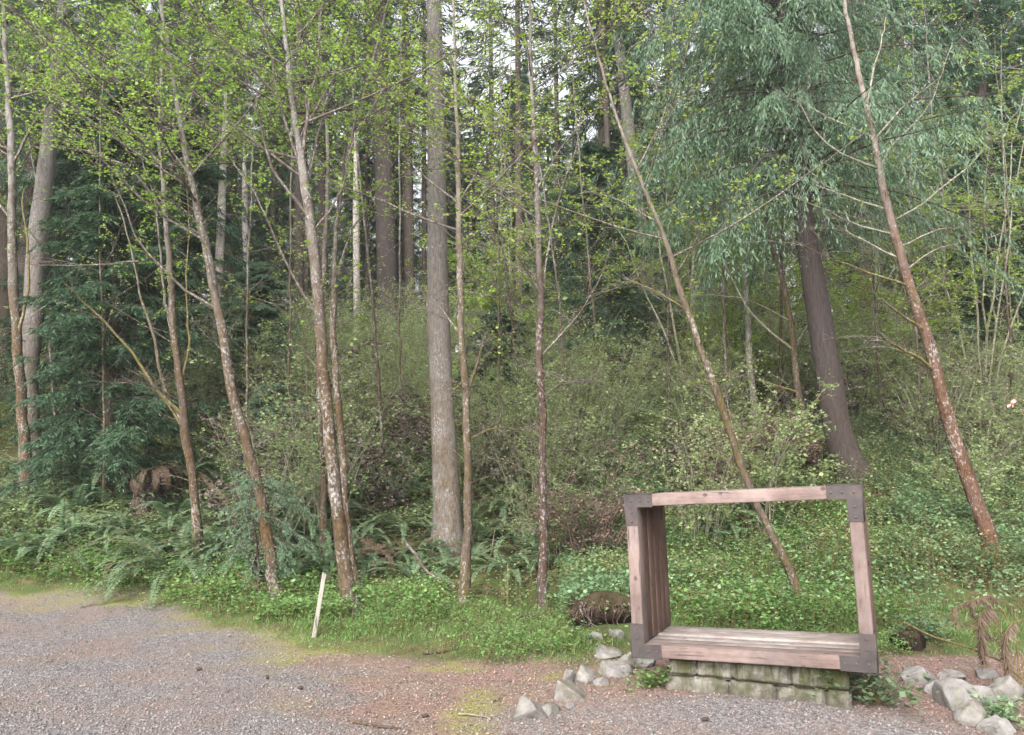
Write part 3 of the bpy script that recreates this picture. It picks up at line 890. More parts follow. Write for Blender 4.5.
# leaning alder left of the stake
traced_tree('alder_tree', 'leaning lichen blotched alder whose dark foot stands by the small drooping sapling', 'tree',
            [(277, 604, 14), (268, 545, 13), (255, 480, 12), (240, 420, 11.5), (230, 370, 11), (222, 310, 10), (212, 255, 9), (203, 215, 8), (190, 150, 6.5), (178, 80, 5), (165, 10, 4)], None, 'rust_bark', 3,
            [([(203, 240), (143, 202), (110, 170), (60, 125), (5, 108)], 4, {'dy': -1.2, 'tw': 18}), ([(217, 305), (182, 289), (160, 265), (135, 235), (118, 195), (105, 172)], 4.5, {'dy': -.6, 'tw': 8}),
             ([(206, 225), (180, 205), (150, 190), (110, 160)], 2.5), ([(190, 150), (150, 100), (100, 60), (50, 20)], 4, {'dy': -1.3, 'tw': 22}),
             ([(184, 115), (205, 70), (235, 30)], 3), ([(195, 175), (160, 140), (120, 130), (60, 95)], 3, {'tw': 20}),
             ([(178, 80), (140, 40), (90, 10)], 3, {'tw': 18})],
            auto=22, twig_n=17, nleaf=20, seed=3, **AL)
# main twin alder
traced_tree('alder_tree', 'thickest lichen spotted alder just right of the white stake, dividing into many stems above', 'tree',
            [(352, 611, 19), (344, 560, 16), (335, 490, 15), (326, 400, 14), (319, 320, 13.5), (312, 250, 13), (305, 180, 10), (300, 140, 8), (291, 70, 6), (284, 0, 4)], None, 'alder_bark', 3,
            [([(306, 190), (297, 150), (283, 110), (273, 60), (262, 0)], 5, {'dy': -.5}), ([(292, 215), (270, 165), (254, 105), (232, 58)], 4.5, {'dy': -.8}),
             ([(254, 108), (225, 92), (201, 78), (160, 48), (120, 30)], 3.2, {'free': 1, 'dy': -.8, 'tw': 26}), ([(292, 75), (250, 48), (225, 35), (165, 5)], 3, {'tw': 22}),
             ([(308, 190), (325, 110), (340, 60), (356, 8)], 3.5, {'dy': .7}), ([(304, 150), (313, 60), (317, 0)], 5), ([(300, 140), (335, 78), (362, 72)], 2.6),
             ([(292, 40), (312, 20), (332, 0)], 3), ([(318, 320), (290, 270), (262, 210), (225, 150), (180, 110)], 4, {'dy': -1.0, 'tw': 14}),
             ([(309, 230), (345, 190), (360, 140), (400, 70), (420, 40)], 3, {'dy': -.4}), ([(300, 150), (302, 80), (292, 0)], 4)],
            auto=24, twig_n=16, nleaf=17, seed=4, flare=1.3, **AL)
traced_tree('alder_tree', 'rust coloured second stem close against the right side of the thickest alder', 'tree',
            [(356, 606, 12), (348, 540, 10), (345, 480, 9), (341, 400, 8.5), (338, 330, 8), (338, 270, 6), (341, 225, 5), (352, 160, 4), (372, 80, 3)], 10.25, 'rust_bark', 2.5,
            [([(339, 280), (352, 230), (380, 190), (400, 150)], 3), ([(339, 250), (335, 200), (342, 150), (340, 90)], 3)],
            auto=16, twig_n=14, nleaf=16, seed=5, **AL)
traced_tree('alder_tree', 'thin pale spotted stem standing just behind and left of the thickest alder', 'tree',
            [(322, 556, 9), (321, 480, 8), (319, 420, 7), (317, 350, 6.5), (322, 260, 5.5), (326, 180, 4.5), (322, 90, 4)], 11.3, 'alder_bark', 2.5, [], auto=14, twig_n=14, nleaf=16, seed=6, **AL)
# mossy alder beside tall fir
traced_tree('alder_tree', 'mossy orange brown alder close beside the tall grey fir, with a broken fork', 'tree',
            [(464, 601, 14), (467, 540, 11), (468, 460, 10), (466, 380, 9), (463, 320, 8.5), (460, 230, 7.5), (458, 150, 6), (456, 90, 4)], None, 'mossy_bark', 2.5,
            [([(469, 392), (478, 362), (487, 334)], 5, {'mat': 'mossy_bark', 'leaf': 0, 'dy': .2}), ([(467, 385), (455, 388), (452, 395)], 3, {'mat': 'moss_twig', 'leaf': 0}),
             ([(462, 330), (440, 305), (428, 290)], 3, {'leaf': 0}), ([(459, 200), (490, 150), (520, 110)], 3), ([(458, 160), (430, 120), (405, 100)], 3),
             ([(461, 295), (500, 300), (520, 318)], 2, {'leaf': 0}), ([(469, 440), (500, 428), (520, 430), (545, 438)], 2.6, {'mat': 'moss_twig', 'leaf': 0})],
            auto=16, twig_n=14, nleaf=13, seed=7, leaf='maple_leaf')
# slim dark alder in the middle
traced_tree('alder_tree', 'slim straight dark mossy alder left of the timber frame, its foot in the grass', 'tree',
            [(544, 612, 12), (544, 545, 11), (543, 450, 10), (541, 360, 9), (539, 280, 8), (536, 190, 6.5), (532, 120, 5), (530, 60, 3.5)], None, 'dark_bark', 2.5,
            [([(543, 352), (575, 325), (592, 302), (606, 275), (616, 245)], 3.5, {'mat': 'twig', 'leaf': 0, 'dy': -.6}), ([(541, 305), (549, 255), (558, 205), (575, 150), (583, 100)], 3.5, {'dy': .4}),
             ([(538, 245), (520, 200), (508, 168), (495, 120)], 3), ([(541, 290), (525, 268), (505, 240), (490, 210)], 2.6), ([(536, 195), (560, 150), (600, 110), (640, 80)], 2.6, {'dy': -.5}),
             ([(534, 150), (500, 110), (470, 90)], 2.6), ([(544, 400), (560, 385), (585, 380)], 2, {'leaf': 0})],
            auto=16, twig_n=14, nleaf=12, seed=8, leaf='maple_leaf')
# leaning alder behind frame
traced_tree('alder_tree', 'thin alder leaning left, its foot seen through the timber frame', 'tree',
            [(806, 614, 11), (790, 570, 9.5), (765, 520, 9), (745, 475, 9), (720, 400, 9), (700, 345, 8), (683, 295, 7), (665, 240, 5.5), (645, 190, 4.5), (630, 150, 4), (612, 95, 3)], None, 'mossy_bark', 2.5,
            [([(676, 270), (700, 235), (715, 200)], 2.6), ([(655, 215), (620, 200), (585, 190)], 2.4), ([(690, 315), (650, 290), (620, 280)], 2.2, {'mat': 'moss_twig', 'leaf': 0}),
             ([(640, 180), (660, 120), (670, 70)], 2.6)],
            auto=9, twig_n=11, nleaf=10, seed=9, leaf='maple_leaf')
# bare pale snag
traced_tree('dead_snag', 'bare bleached broken pole standing behind the top of the timber frame', 'dead tree',
            [(757, 450, 8), (752, 380, 7.5), (748, 310, 6.5), (745, 262, 4.5)], 15.5, 'snag_bark', .12, [], seed=10)
traced_tree('maple_tree', 'mossy thin maple with long bare limbs, just left of the dark cedar trunk', 'tree',
            [(819, 520, 10), (815, 470, 9), (808, 425, 8), (800, 380, 7.5), (795, 330, 7), (785, 280, 6), (773, 240, 5), (765, 200, 4)], 13.5, 'mossy_bark', 2.5,
            [([(793, 350), (752, 318), (735, 285), (720, 252)], 4, {'leaf': 0, 'mat': 'pale_twig'}), ([(790, 318), (740, 302), (690, 298)], 2.8, {'leaf': 0, 'mat': 'pale_twig'}), ([(800, 388), (752, 378), (715, 372)], 3, {'mat': 'moss_twig', 'leaf': 0}),
             ([(795, 350), (815, 310), (830, 270)], 2.6, {'leaf': 0}), ([(812, 440), (835, 428), (850, 430)], 3, {'mat': 'moss_twig', 'leaf': 0})],
            auto=7, twig_n=10, nleaf=9, seed=11, leaf='maple_leaf')
# right rusty alder
PT = {'mat': 'pale_twig', 'leaf': 0}
traced_tree('alder_tree', 'tall rusty red alder right of the frame, leaning left with many bare limbs', 'tree',
            [(996, 566, 17), (985, 522, 15.5), (965, 470, 14), (945, 400, 13), (925, 330, 12.5), (905, 270, 10.5), (890, 208, 8.5), (875, 140, 6.5), (860, 80, 5.5), (845, 10, 4)], None, 'red_bark', 3,
            [([(896, 222), (920, 205), (944, 184), (970, 166), (998, 135), (1040, 90)], 3, PT), ([(881, 174), (890, 150), (906, 133), (930, 100), (950, 40)], 2.6, PT), ([(874, 137), (911, 100), (940, 78)], 2.8, PT),
             ([(878, 173), (840, 152), (815, 130), (795, 94)], 3.4, PT), ([(868, 137), (843, 127), (800, 104)], 3, PT), ([(886, 207), (846, 194), (785, 172)], 3.2, PT),
             ([(893, 233), (851, 220), (797, 192)], 3.2, PT), ([(897, 258), (865, 240), (850, 231), (851, 223)], 3, PT), ([(906, 288), (878, 274), (840, 260), (800, 242)], 3.6, {'mat': 'moss_twig', 'leaf': 0}),
             ([(916, 330), (897, 312), (878, 296)], 5, {'mat': 'moss_twig', 'leaf': 0, 'dy': -.5}), ([(927, 374), (897, 345), (877, 328)], 5, {'mat': 'moss_twig', 'leaf': 0, 'dy': -.7}),
             ([(899, 240), (941, 229), (960, 230)], 2.8, PT), ([(908, 270), (933, 252), (960, 245)], 2.4, PT), ([(868, 110), (880, 50), (890, 0)], 2.8, PT)],
            auto=6, twig_n=9, nleaf=7, seed=12, leaf='maple_leaf', auto_lo=.7)

rx = rng_of(1500)
SLIM = [(62, 15.2), (105, 13.0), (146, 14.5), (243, 13.6), (288, 14.5), (385, 13.8), (402, 15.6), (498, 14.2), (520, 15.5), (578, 13.6), (604, 16.0), (672, 14.8), (728, 14.4), (778, 15.8), (885, 15.0), (918, 13.6), (958, 15.6), (1010, 13.8)]
for i, (u, y) in enumerate(SLIM):
    ln = rx.uniform(-.10, .05) * 400; b = float(terrain((u - 512) / FPX * y, y)); py0 = 473.7 - (b - EYE) / y * FPX
    w = rx.uniform(2.4, 4.2)
    o = traced_tree('slim_alder', 'slim young alder pole growing in the thicket behind the front row of trunks', 'tree',
                [(u, py0, w), (u + ln * .3, py0 - 110, w * .9), (u + ln * .62 + rx.normal(0, 4), py0 - 230, w * .75), (u + ln, py0 - 350, w * .5)], y, ('alder_bark', 'mossy_bark', 'dark_bark')[i % 3], 1.5, [],
                auto=7, twig_n=7, nleaf=7 if u < 640 else 4, seed=1600 + i, leaf='maple_leaf', auto_len=1.5, auto_lo=.3, sides=8)
    o['group'] = 'slim alder poles in the thicket'

# ------------------------------------------------------------------ conifers
def conifer_crown(seed, h0, h1, R, nb, ntw, nbl, droop=.35, up=.15, bl=.30, bw=.055, hang=.35, shape=.85, low=.12, wood=True, tw_len=.30):
    r = rng_of(seed); mb = MB()
    t = (np.arange(nb) + r.uniform(0, 1, nb)) / nb
    t = t ** .9
    z = h0 + (h1 - h0) * t
    L = R * np.minimum(1, (t / low + .35)) * (1 - t) ** shape * r.uniform(.55, 1.2, nb) + .12
    az = np.arange(nb) * 2.39996 + r.normal(0, .5, nb)
    A = np.stack([np.cos(az), np.sin(az), np.zeros(nb)], 1); Sd = np.stack([-np.sin(az), np.cos(az), np.zeros(nb)], 1)
    dr = droop * r.uniform(.5, 1.5, nb); u = up * r.uniform(.3, 1.7, nb)
    def axis(s):            # s (nb,k)
        q = A[:, None] * (L[:, None] * s)[..., None]
        q[..., 2] += z[:, None] + L[:, None] * (u[:, None] * s - dr[:, None] * s ** 2 + .25 * dr[:, None] * s ** 4)
        return q
    if wood:
        s = np.broadcast_to(np.linspace(0, 1, 6), (nb, 6))
        tubes(mb, axis(s), (.005 + .006 * L)[:, None] * (1.05 - np.linspace(0, 1, 6))[None], 4, 0)
    s = np.sort(r.uniform(.08, 1, (nb, ntw)), 1) ** .8
    P = axis(s); sg = np.where(np.arange(ntw) % 2 == 0, 1.0, -1.0)[None, :, None] * np.ones((nb, ntw, 1))
    D = unit(A[:, None] * .75 + Sd[:, None] * sg * r.uniform(.5, 1.1, (nb, ntw, 1)) + np.array([0, 0, -hang]) * r.uniform(.3, 1.4, (nb, ntw, 1)) + r.normal(0, .15, (nb, ntw, 3)))
    LT = (np.clip(L[:, None] * tw_len, .15, .9) * (1.15 - .75 * s) * r.uniform(.6, 1.3, (nb, ntw)))[..., None]
    q = np.linspace(.05, 1, nbl)[None, None, :, None]
    B = P[:, :, None] + D[:, :, None] * LT[:, :, None] * q
    B[..., 2] -= (LT[:, :, None] * q ** 2 * hang * .5)[..., 0]
    sgn2 = np.where(np.arange(nbl) % 2 == 0, 1.0, -1.0)[None, None, :, None]
    side2 = unit(np.cross(D, np.array([0, 0, 1.0])))
    BD = unit(D[:, :, None] * .8 + side2[:, :, None] * sgn2 * .65 + np.array([0, 0, -hang]) * r.uniform(0, 1.3, B.shape[:3] + (1,)) + r.normal(0, .16, B.shape))
    B = B.reshape(-1, 3); BD = BD.reshape(-1, 3)
    S = np.cross(BD, np.array([0, 0, 1.0])) + r.normal(0, .55, BD.shape)
    S = unit(S - (S * BD).sum(1, keepdims=True) * BD)
    k = r.uniform(.6, 1.3, len(B))
    blades(mb, B, BD, S, bl * k, bw * k, 1, .5)
    return mb

def trunk_mesh(seed, h, r0, r1, lean=(0, 0), sides=12, flare=1.35, wob=.03):
    r = rng_of(seed); mb = MB()
    s = np.linspace(0, 1, max(10, int(h / .5)))
    c = np.stack([lean[0] * s + .03 * np.sin(s * 9 + seed), lean[1] * s, h * s], 1)
    rad = (r0 + (r1 - r0) * s) * (1 + (flare - 1) * np.exp(-s * h / .35))
    c = np.vstack([c[0] - np.array([0, 0, .5]), c]); rad = np.concatenate([[rad[0] * 1.1], rad])
    tube(mb, c, rad, sides, 0, wob, r)
    return mb

# tall grey fir (traced)
def big_conifer(name, label, pts, Y, bark, height, crown, seed, cat='tree', leafm='fir_leaf', sides=18, stubs=14):
    r = rng_of(seed)
    P = trace(pts, Y); W = np.array([p[2] for p in pts]) * .5 * np.linalg.norm(P - np.array([0, 0, EYE]), axis=1) / FPX
    d0 = unit(P[0] - P[1]); base = on(P[0][0], Y)
    if P[0][2] > base[2]:
        foot = P[0] + d0 * ((base[2] - P[0][2]) / d0[2]); base = on(foot[0], Y)
        P = np.vstack([foot, P]); W = np.concatenate([[W[0] * 1.05], W])
    else:
        P[0] = base
    d = unit(P[-1] - P[-2]); topz = base[2] + height
    if topz > P[-1][2] + .5:
        kx = max(2, int((topz - P[-1][2]) / 1.6)); q_ = np.linspace(0, 1, kx + 1)[1:]
        W = np.concatenate([W, W[-1] + (.03 - W[-1]) * q_]); P = np.vstack([P, P[-1] + d * ((topz - P[-1][2]) / d[2]) * q_[:, None]])
    C = resample(np.hstack([P, W[:, None]]), .3)
    cen = C[:, :3] - base; rad = np.maximum(C[:, 3], .02) * (1 + .3 * np.exp(-np.maximum(cen[:, 2] if False else C[:, 2] - base[2], 0) / .3))
    root = thing(name, label, cat, base)
    mb = MB(); cen2 = np.vstack([cen[0] - np.array([0, 0, .4]), cen])
    tube(mb, cen2, np.concatenate([[rad[0] * 1.1], rad]), sides, 0, .025, r)
    mb.build('trunk', M[bark], root)
    if crown:
        cb = conifer_crown(seed + 5, **crown)
        # follow the lean of the trunk
        for v in cb.v:
            z = v[:, 2].astype(float)
            v[:, 0] += np.interp(z, cen[:, 2], cen[:, 0]); v[:, 1] += np.interp(z, cen[:, 2], cen[:, 1])
        cb.build('crown', [M['far_bark'], M[leafm]], root)
    # short dead branch stubs
    for q in range(stubs):
        mb = MB(); t = r.uniform(.12, .6); i = int(t * (len(cen) - 1)); az = r.uniform(0, TAU)
        D = np.array([math.cos(az), math.sin(az), r.uniform(-.35, .1)])
        tubes(mb, (cen[i] + D * ((r.uniform(.2, .9) + rad[i]) * np.linspace(0, 1, 4))[:, None])[None], np.array([[.014, .011, .008, .004]]), 5)
        mb.build('dead_branch', M['far_bark'], root)
    return root

big_conifer('fir_tree', 'tall thick grey fir trunk in the middle, brown and mossy towards its foot', [(448, 565, 28), (446, 480, 26), (442, 400, 24), (438, 300, 21.5), (437, 200, 18.5), (436, 100, 16), (434, 0, 13)], 11.7,
            'fir_bark', 26, dict(h0=12.5, h1=26, R=3.0, nb=110, ntw=18, nbl=5), 21)
big_conifer('grey_conifer', 'grey conifer trunk leaning right at the left edge beside the leftmost alder', [(30, 445, 17), (28, 375, 16), (33, 320, 16), (37, 245, 15.5), (45, 180, 14), (50, 135, 12)], 15.0,
            'fir_bark', 20, dict(h0=7.2, h1=20, R=2.8, nb=110, ntw=18, nbl=5), 22)
big_conifer('cedar_tree', 'big dark cedar trunk leaning left behind the frame, with drooping grey green sprays above', [(862, 530, 28), (840, 440, 24.5), (828, 370, 23), (815, 290, 21), (805, 230, 18), (800, 180, 15), (796, 140, 13)], 12.3,
            'cedar_bark', 17, dict(h0=4.3, h1=16, R=2.9, nb=300, ntw=44, nbl=15, droop=.75, up=.25, bl=.10, bw=.019, hang=1.5, low=.02, shape=.6), 23, leafm='pale_cedar_leaf')
big_conifer('fir_tree', 'brown grey fir trunk rising behind the thin leaning alder, above the thicket right of middle', [(656, 400, 14), (652, 330, 13.5), (645, 260, 13), (637, 200, 12), (630, 140, 11)], 23.0,
            'fir_bark', 24, dict(h0=9.5, h1=24, R=3.0, nb=110, ntw=18, nbl=5), 24)
big_conifer('fir_tree', 'dark furrowed big fir trunk far behind, left of the tall grey fir', [(388, 310, 20), (386, 230, 19), (383, 150, 17.5), (381, 90, 16)], 29.0,
            'cedar_bark', 28, dict(h0=11, h1=28, R=3.4, nb=120, ntw=18, nbl=5), 25)

# far trunks seen between the near trees
FAR = [(299, 325, 299, 200, 9, 27, 'far_bark'), (307, 322, 306, 210, 5, 30, 'far_bark'), (325, 330, 322, 190, 9, 29, 'far_bark'), (357, 332, 356, 215, 7, 26, 'snag_bark'),
       (368, 320, 367, 180, 4.5, 33, 'far_bark'), (410, 305, 408, 190, 11, 30, 'far_bark'), (424, 305, 424, 170, 5, 31, 'far_bark'), (520, 330, 519, 200, 8, 28, 'far_bark'),
       (607, 330, 604, 190, 10, 27, 'far_bark'), (618, 385, 613, 270, 7, 21, 'far_bark'), (677, 310, 672, 170, 10, 28, 'far_bark'), (247, 300, 245, 200, 6, 27, 'snag_bark'),
       (231, 310, 229, 190, 6, 28, 'far_bark'), (218, 300, 222, 195, 8, 18, 'snag_bark'), (967, 240, 964, 100, 9, 26, 'far_bark'), (6, 330, 4, 180, 12, 20, 'far_bark'),
       (493, 320, 492, 190, 6, 33, 'far_bark'), (560, 330, 558, 200, 6, 34, 'far_bark'), (725, 330, 722, 180, 8, 27, 'far_bark'), (905, 320, 902, 180, 8, 28, 'far_bark'), (940, 330, 936, 230, 6, 30, 'snag_bark')]
for i, (x0, y0, x1, y1, w, Y, bk) in enumerate(FAR):
    snag = bk == 'snag_bark'
    o = big_conifer('dead_snag' if snag else 'far_conifer',
                    'pale dead trunk standing in the dim forest behind the alders' if snag else 'dark conifer trunk standing in the dim forest between the nearer trees',
                    [(x0, y0, w), ((x0 + x1) / 2, (y0 + y1) / 2, w * .97), (x1, y1, w * .92)], Y, bk, (8.0 if i % 2 else 6.5) if snag else 22 + (i * 7) % 6,
                    None if snag else dict(h0=8 + (i * 5) % 5, h1=22 + (i * 7) % 6, R=2.5, nb=80, ntw=15, nbl=4, bl=.36, bw=.06), 300 + i, 'dead tree' if snag else 'tree', sides=9, stubs=0)
    o['group'] = 'pale dead trunks in the dim forest' if snag else 'dark conifer trunks in the dim forest'

# young cedars with foliage to the ground (traced), each its own mesh
def young_cedar(px, py, Y, h, R, seed, label, leafm='cedar_leaf', nb=180, ntw=36, nbl=14, bl=.09, bw=.019, name='young_cedar'):
    p = at(px, py, Y); b = on(p[0], Y)
    root = thing(name, label, 'tree', b)
    trunk_mesh(seed, h, .03 + h * .012, .012, sides=8).build('trunk', M['far_bark'], root)
    conifer_crown(seed, .15, h * 1.02, R, nb, ntw, nbl, droop=.55, up=.30, bl=bl, bw=bw, hang=.55, shape=.55, low=.05).build('crown', [M['far_bark'], M[leafm]], root)
    return root
young_cedar(104, 470, 13.6, 7.4, 1.6, 401, 'dense dark young cedar at the left with foliage down to the ferns', nb=230)
young_cedar(70, 440, 16.5, 8.0, 1.8, 402, 'dark young cedar behind the dense one, next to the grey leaning trunk')
young_cedar(597, 380, 21, 6.4, 2.5, 403, 'broad dark cedar in the middle background left of the brown grey fir trunk', nb=230)
young_cedar(255, 400, 17.5, 3.6, 1.2, 404, 'pale grey green young hemlock behind the leaning alder', 'pale_cedar_leaf')
young_cedar(270, 420, 14.5, 1.7, .8, 405, 'short pale hemlock sapling between the leaning alder and the thickest alder', 'pale_cedar_leaf', nb=70, ntw=20, bl=.08, bw=.018)
young_cedar(1010, 330, 19, 7.5, 2.3, 406, 'dark cedar at the right edge behind the rusty red alder', nb=230)
young_cedar(175, 420, 18, 7.5, 1.9, 407, 'tall young cedar behind the forked alder', nb=200)
young_cedar(500, 400, 17.5, 2.6, 1.0, 408, 'small dark hemlock between the mossy alder and the slim dark alder', nb=90)
young_cedar(700, 350, 24, 7.5, 2.2, 409, 'dark cedar behind the leaning alder right of the brown grey fir trunk', nb=200)

# forest wall behind: copies of a few tall conifers
protos = []
for k, (h, h0, R, leafm) in enumerate([(24, 5.5, 3.2, 'fir_leaf'), (21, 3.5, 3.0, 'cedar_leaf'), (27, 8.0, 3.4, 'fir_leaf'), (18, 2.0, 2.8, 'cedar_leaf'), (23, 6.5, 3.0, 'pale_cedar_leaf')]):
    root = thing('forest_conifer', 'tall conifer in the far forest wall behind all the nearer trees', 'tree', (0, 0, 0), group='conifers of the far forest wall')
    trunk_mesh(500 + k, h, .28, .03, sides=9).build('trunk', M['far_bark'], root)
    conifer_crown(510 + k, h0, h, R, 140, 26, 9, droop=.55, up=.2, bl=.22, bw=.034, hang=.6 if k != 4 else 1.1, low=.08, shape=.7).build('crown', [M['far_bark'], M[leafm]], root)
    protos.append(root)
rg = rng_of(77)
spots = []
tries = 0
while len(spots) < 100 and tries < 6000:
    tries += 1
    y = rg.uniform(27, 62); x = rg.uniform(-.78, .78) * y
    if min([math.hypot(x - a, y - b) for a, b in spots] + [99]) < 2.9:
        continue
    ux = 512 + FPX * x / y
    if 270 < ux < 440 and y < 36:                              # far trunks show here
        continue
    if 430 < ux < 600 and y < 33: continue
    spots.append((x, y))
HP = [24, 21, 27, 18, 23]
for i, (x, y) in enumerate(spots):
    k = i if i < 5 else int(rg.integers(0, 5)); sc = rg.uniform(.75, 1.1)
    loc = on(x, y); ux = 512 + FPX * x / y
    if 428 < ux < 605:                                         # lower trees where the white sky shows over them
        d = ray(ux, rg.uniform(55, 165)); sc = (EYE + d[2] / d[1] * y - loc[2]) / HP[k]
    if i < 5:
        o = protos[i]; o.location = loc; o.rotation_euler = (0, 0, rg.uniform(0, TAU)); o.scale = (sc, sc, sc)
    else:
        copy_tree(protos[k], loc, rg.uniform(0, TAU), sc)
for i in range(20):                                            # lower dense conifers behind the far trunks
    ux = 215 + i * 44 + rg.uniform(-14, 14); y = rg.uniform(34.5, 40); x = (ux - 512) / FPX * y
    copy_tree(protos[(1, 3)[i % 2]], on(x, y), rg.uniform(0, TAU), rg.uniform(.50, .75), 'dense dark conifer of lower height closing the gaps behind the far trunks', 'lower conifers behind the far trunks')
# side and rear tree walls nearer in (outside or at the rim of the frame), so the clearing reads as forest
for i, (x, y) in enumerate([(-13, 13), (-15, 18), (-12.5, 20), (-16, 24), (13.5, 14), (14, 19), (11.5, 18.5), (16, 24), (9.5, 21), (-9.5, 22.5), (12.5, 24), (-12, 26)]):
    copy_tree(protos[(1, 3, 4)[i % 3]], on(x, y), rg.uniform(0, TAU), rg.uniform(.6, .85),
              'tall drooping conifer at the side of the clearing behind the front row of trees', 'conifers at the sides of the clearing')

# ------------------------------------------------------------------ understory
def shrub_mesh(seed, h, spread, nst, ntw, nleaf, lL, lW, rad=.008, arch=.35):
    r = rng_of(seed); tw = Twigs(seed + 1)
    for i in range(nst):
        az = r.uniform(0, TAU); o = np.array([math.cos(az), math.sin(az), 0])
        hh = h * r.uniform(.55, 1.1); s = np.linspace(0, 1, 8)[:, None]
        p = o * r.uniform(0, .25) * spread + o * spread * r.uniform(.2, 1) * s ** 1.4 + np.array([0, 0, 1]) * hh * (s - arch * r.uniform(.2, 1) * s ** 3) + np.cumsum(r.normal(0, .025, (8, 3)), 0)
        p[0, 2] = -.08
        tube(tw.mb, p, np.linspace(rad, rad * .35, 8) * r.uniform(.6, 1.3), 4, 0, cap=False)
        tw.grow(p, ntw, .48 * h / 1.8, nleaf, lL, lW, up=.2, rad=.0035, lo=.22)
    return tw.mb.mesh('shrub', [M['pale_twig'], M['shrub_leaf']])

def instances(name, meshes, places, label, cat, group, rg, smin, smax, dz=-.03):
    for (x, y) in places:
        o = link(name, meshes[int(rg.integers(0, len(meshes)))], None, on(x, y, dz))
        s = rg.uniform(smin, smax); o.scale = (s * rg.uniform(.85, 1.15), s * rg.uniform(.85, 1.15), s * rg.uniform(.85, 1.15))
        o.rotation_euler = (rg.normal(0, .06), rg.normal(0, .06), rg.uniform(0, TAU))
        tag(o, label, cat, group)

HOLLOW = [(hit(606, 628), .50), (hit(908, 646), .20)]
def clear_of(x, y):
    m_ = np.ones(np.shape(x), bool)
    for c_, r_ in HOLLOW:
        m_ &= np.hypot(x - c_[0], (y - c_[1])) > r_
    return m_
def scatter(rg, n, x0, x1, y0, y1, mind, ok=lambda x, y, u: True):
    out = []; t = 0
    while len(out) < n and t < n * 60:
        t += 1
        y = rg.uniform(y0, y1); u = rg.uniform(x0, x1); x = (u - 512) / FPX * y
        if not ok(x, y, u) or not clear_of(x, y):
            continue
        if min([math.hypot(x - a, y - b) for a, b in out] + [99]) < mind:
            continue
        out.append((x, y))
    return out

rg = rng_of(91)
shrubs = [shrub_mesh(600 + k, h, s, nst, 7, nl, .05, .036) for k, (h, s, nst, nl) in enumerate([(1.9, 1.0, 18, 30), (2.5, 1.2, 20, 30), (1.5, .9, 16, 30), (2.9, 1.3, 18, 22), (2.1, 1.1, 24, 10)])]
instances('shrub', shrubs, scatter(rg, 165, 230, 1090, 10.8, 27, .75, lambda x, y, u: (y > 15.5 or (u > 560 and y > 13) or (u > 860) or rg.uniform() < .22) and not (abs(u - 846) < 85 and y < 14.8) and not (abs(u - 449) < 60 and y < 13.6) and not (abs(u - 653) < 40 and y < 17)), 'twiggy understory shrub with sparse pale spring leaves on the slope behind the alders',
          'shrub', 'leafy shrubs on the slope behind the alders', rg, .75, 1.2)
instances('shrub', shrubs, scatter(rg, 34, -60, 230, 16.0, 27, .9), 'dim shrub behind the young cedars at the left of the slope', 'shrub', 'shrubs at the left of the slope', rg, .6, .95)

rg2 = rng_of(97)
broad = [shrub_mesh(690 + k, h, .9, 12, 6, 16, .078, .062) for k, h in enumerate([1.2, 1.7])]
for me in broad:
    me.materials.clear(); me.materials.append(M['twig']); me.materials.append(M['green_leaf'])
instances('broadleaf_shrub', broad, scatter(rg2, 34, 200, 1080, 12.0, 20, 1.1, lambda x, y, u: not (abs(u - 846) < 85 and y < 14.8) and not (abs(u - 449) < 60 and y < 13.6)), 'bushy shrub with larger fresh green leaves among the twiggy shrubs of the slope', 'shrub', 'broad leaved shrubs on the slope', rg2, .7, 1.15)

def maple_mesh(seed, h, nleaf):
    r = rng_of(seed); tw = Twigs(seed + 3)
    for i in range(6):
        az = r.uniform(0, TAU); o = np.array([math.cos(az), math.sin(az), 0]); s = np.linspace(0, 1, 12)[:, None]
        hh = h * r.uniform(.6, 1.05)
        p = o * h * r.uniform(.12, .42) * s ** 1.2 + np.array([0, 0, 1]) * hh * s + np.cumsum(r.normal(0, .04, (12, 3)), 0)
        p[0, 2] = -.1
        tube(tw.mb, p, np.linspace(.032, .008, 12) * r.uniform(.6, 1.2), 5, 0, cap=False)
        for j in range(9):
            t = int(r.uniform(4, 11)); a2 = r.uniform(0, TAU); Lb = h * r.uniform(.12, .28); s2 = np.linspace(0, 1, 7)[:, None]
            q = p[t] + np.array([math.cos(a2), math.sin(a2), r.uniform(-.05, .5)]) * Lb * s2 + np.cumsum(r.normal(0, .02, (7, 3)), 0) * s2
            tube(tw.mb, q, np.linspace(.010, .004, 7), 4, 0, cap=False)
            tw.grow(q, 9, .55, nleaf, .066, .056, up=.1, rad=.004, lo=.15)
    return tw.mb.mesh('maple', [M['pale_twig'], M['maple_leaf']])
maples = [maple_mesh(650 + k, h, nl) for k, (h, nl) in enumerate([(6.5, 11), (8.0, 11), (5.0, 12)])]
mp = [(at(u, 400, y)[0], y) for u, y in [(725, 17), (905, 17), (980, 15.5), (770, 20), (875, 20), (1020, 18), (695, 16.5), (515, 21), (940, 21), (575, 23), (745, 16), (60, 22)]]
instances('vine_maple', maples, mp, 'slender many stemmed maple with fresh yellow green leaves in the understory', 'tree', 'small maples in the understory', rg, .8, 1.15)

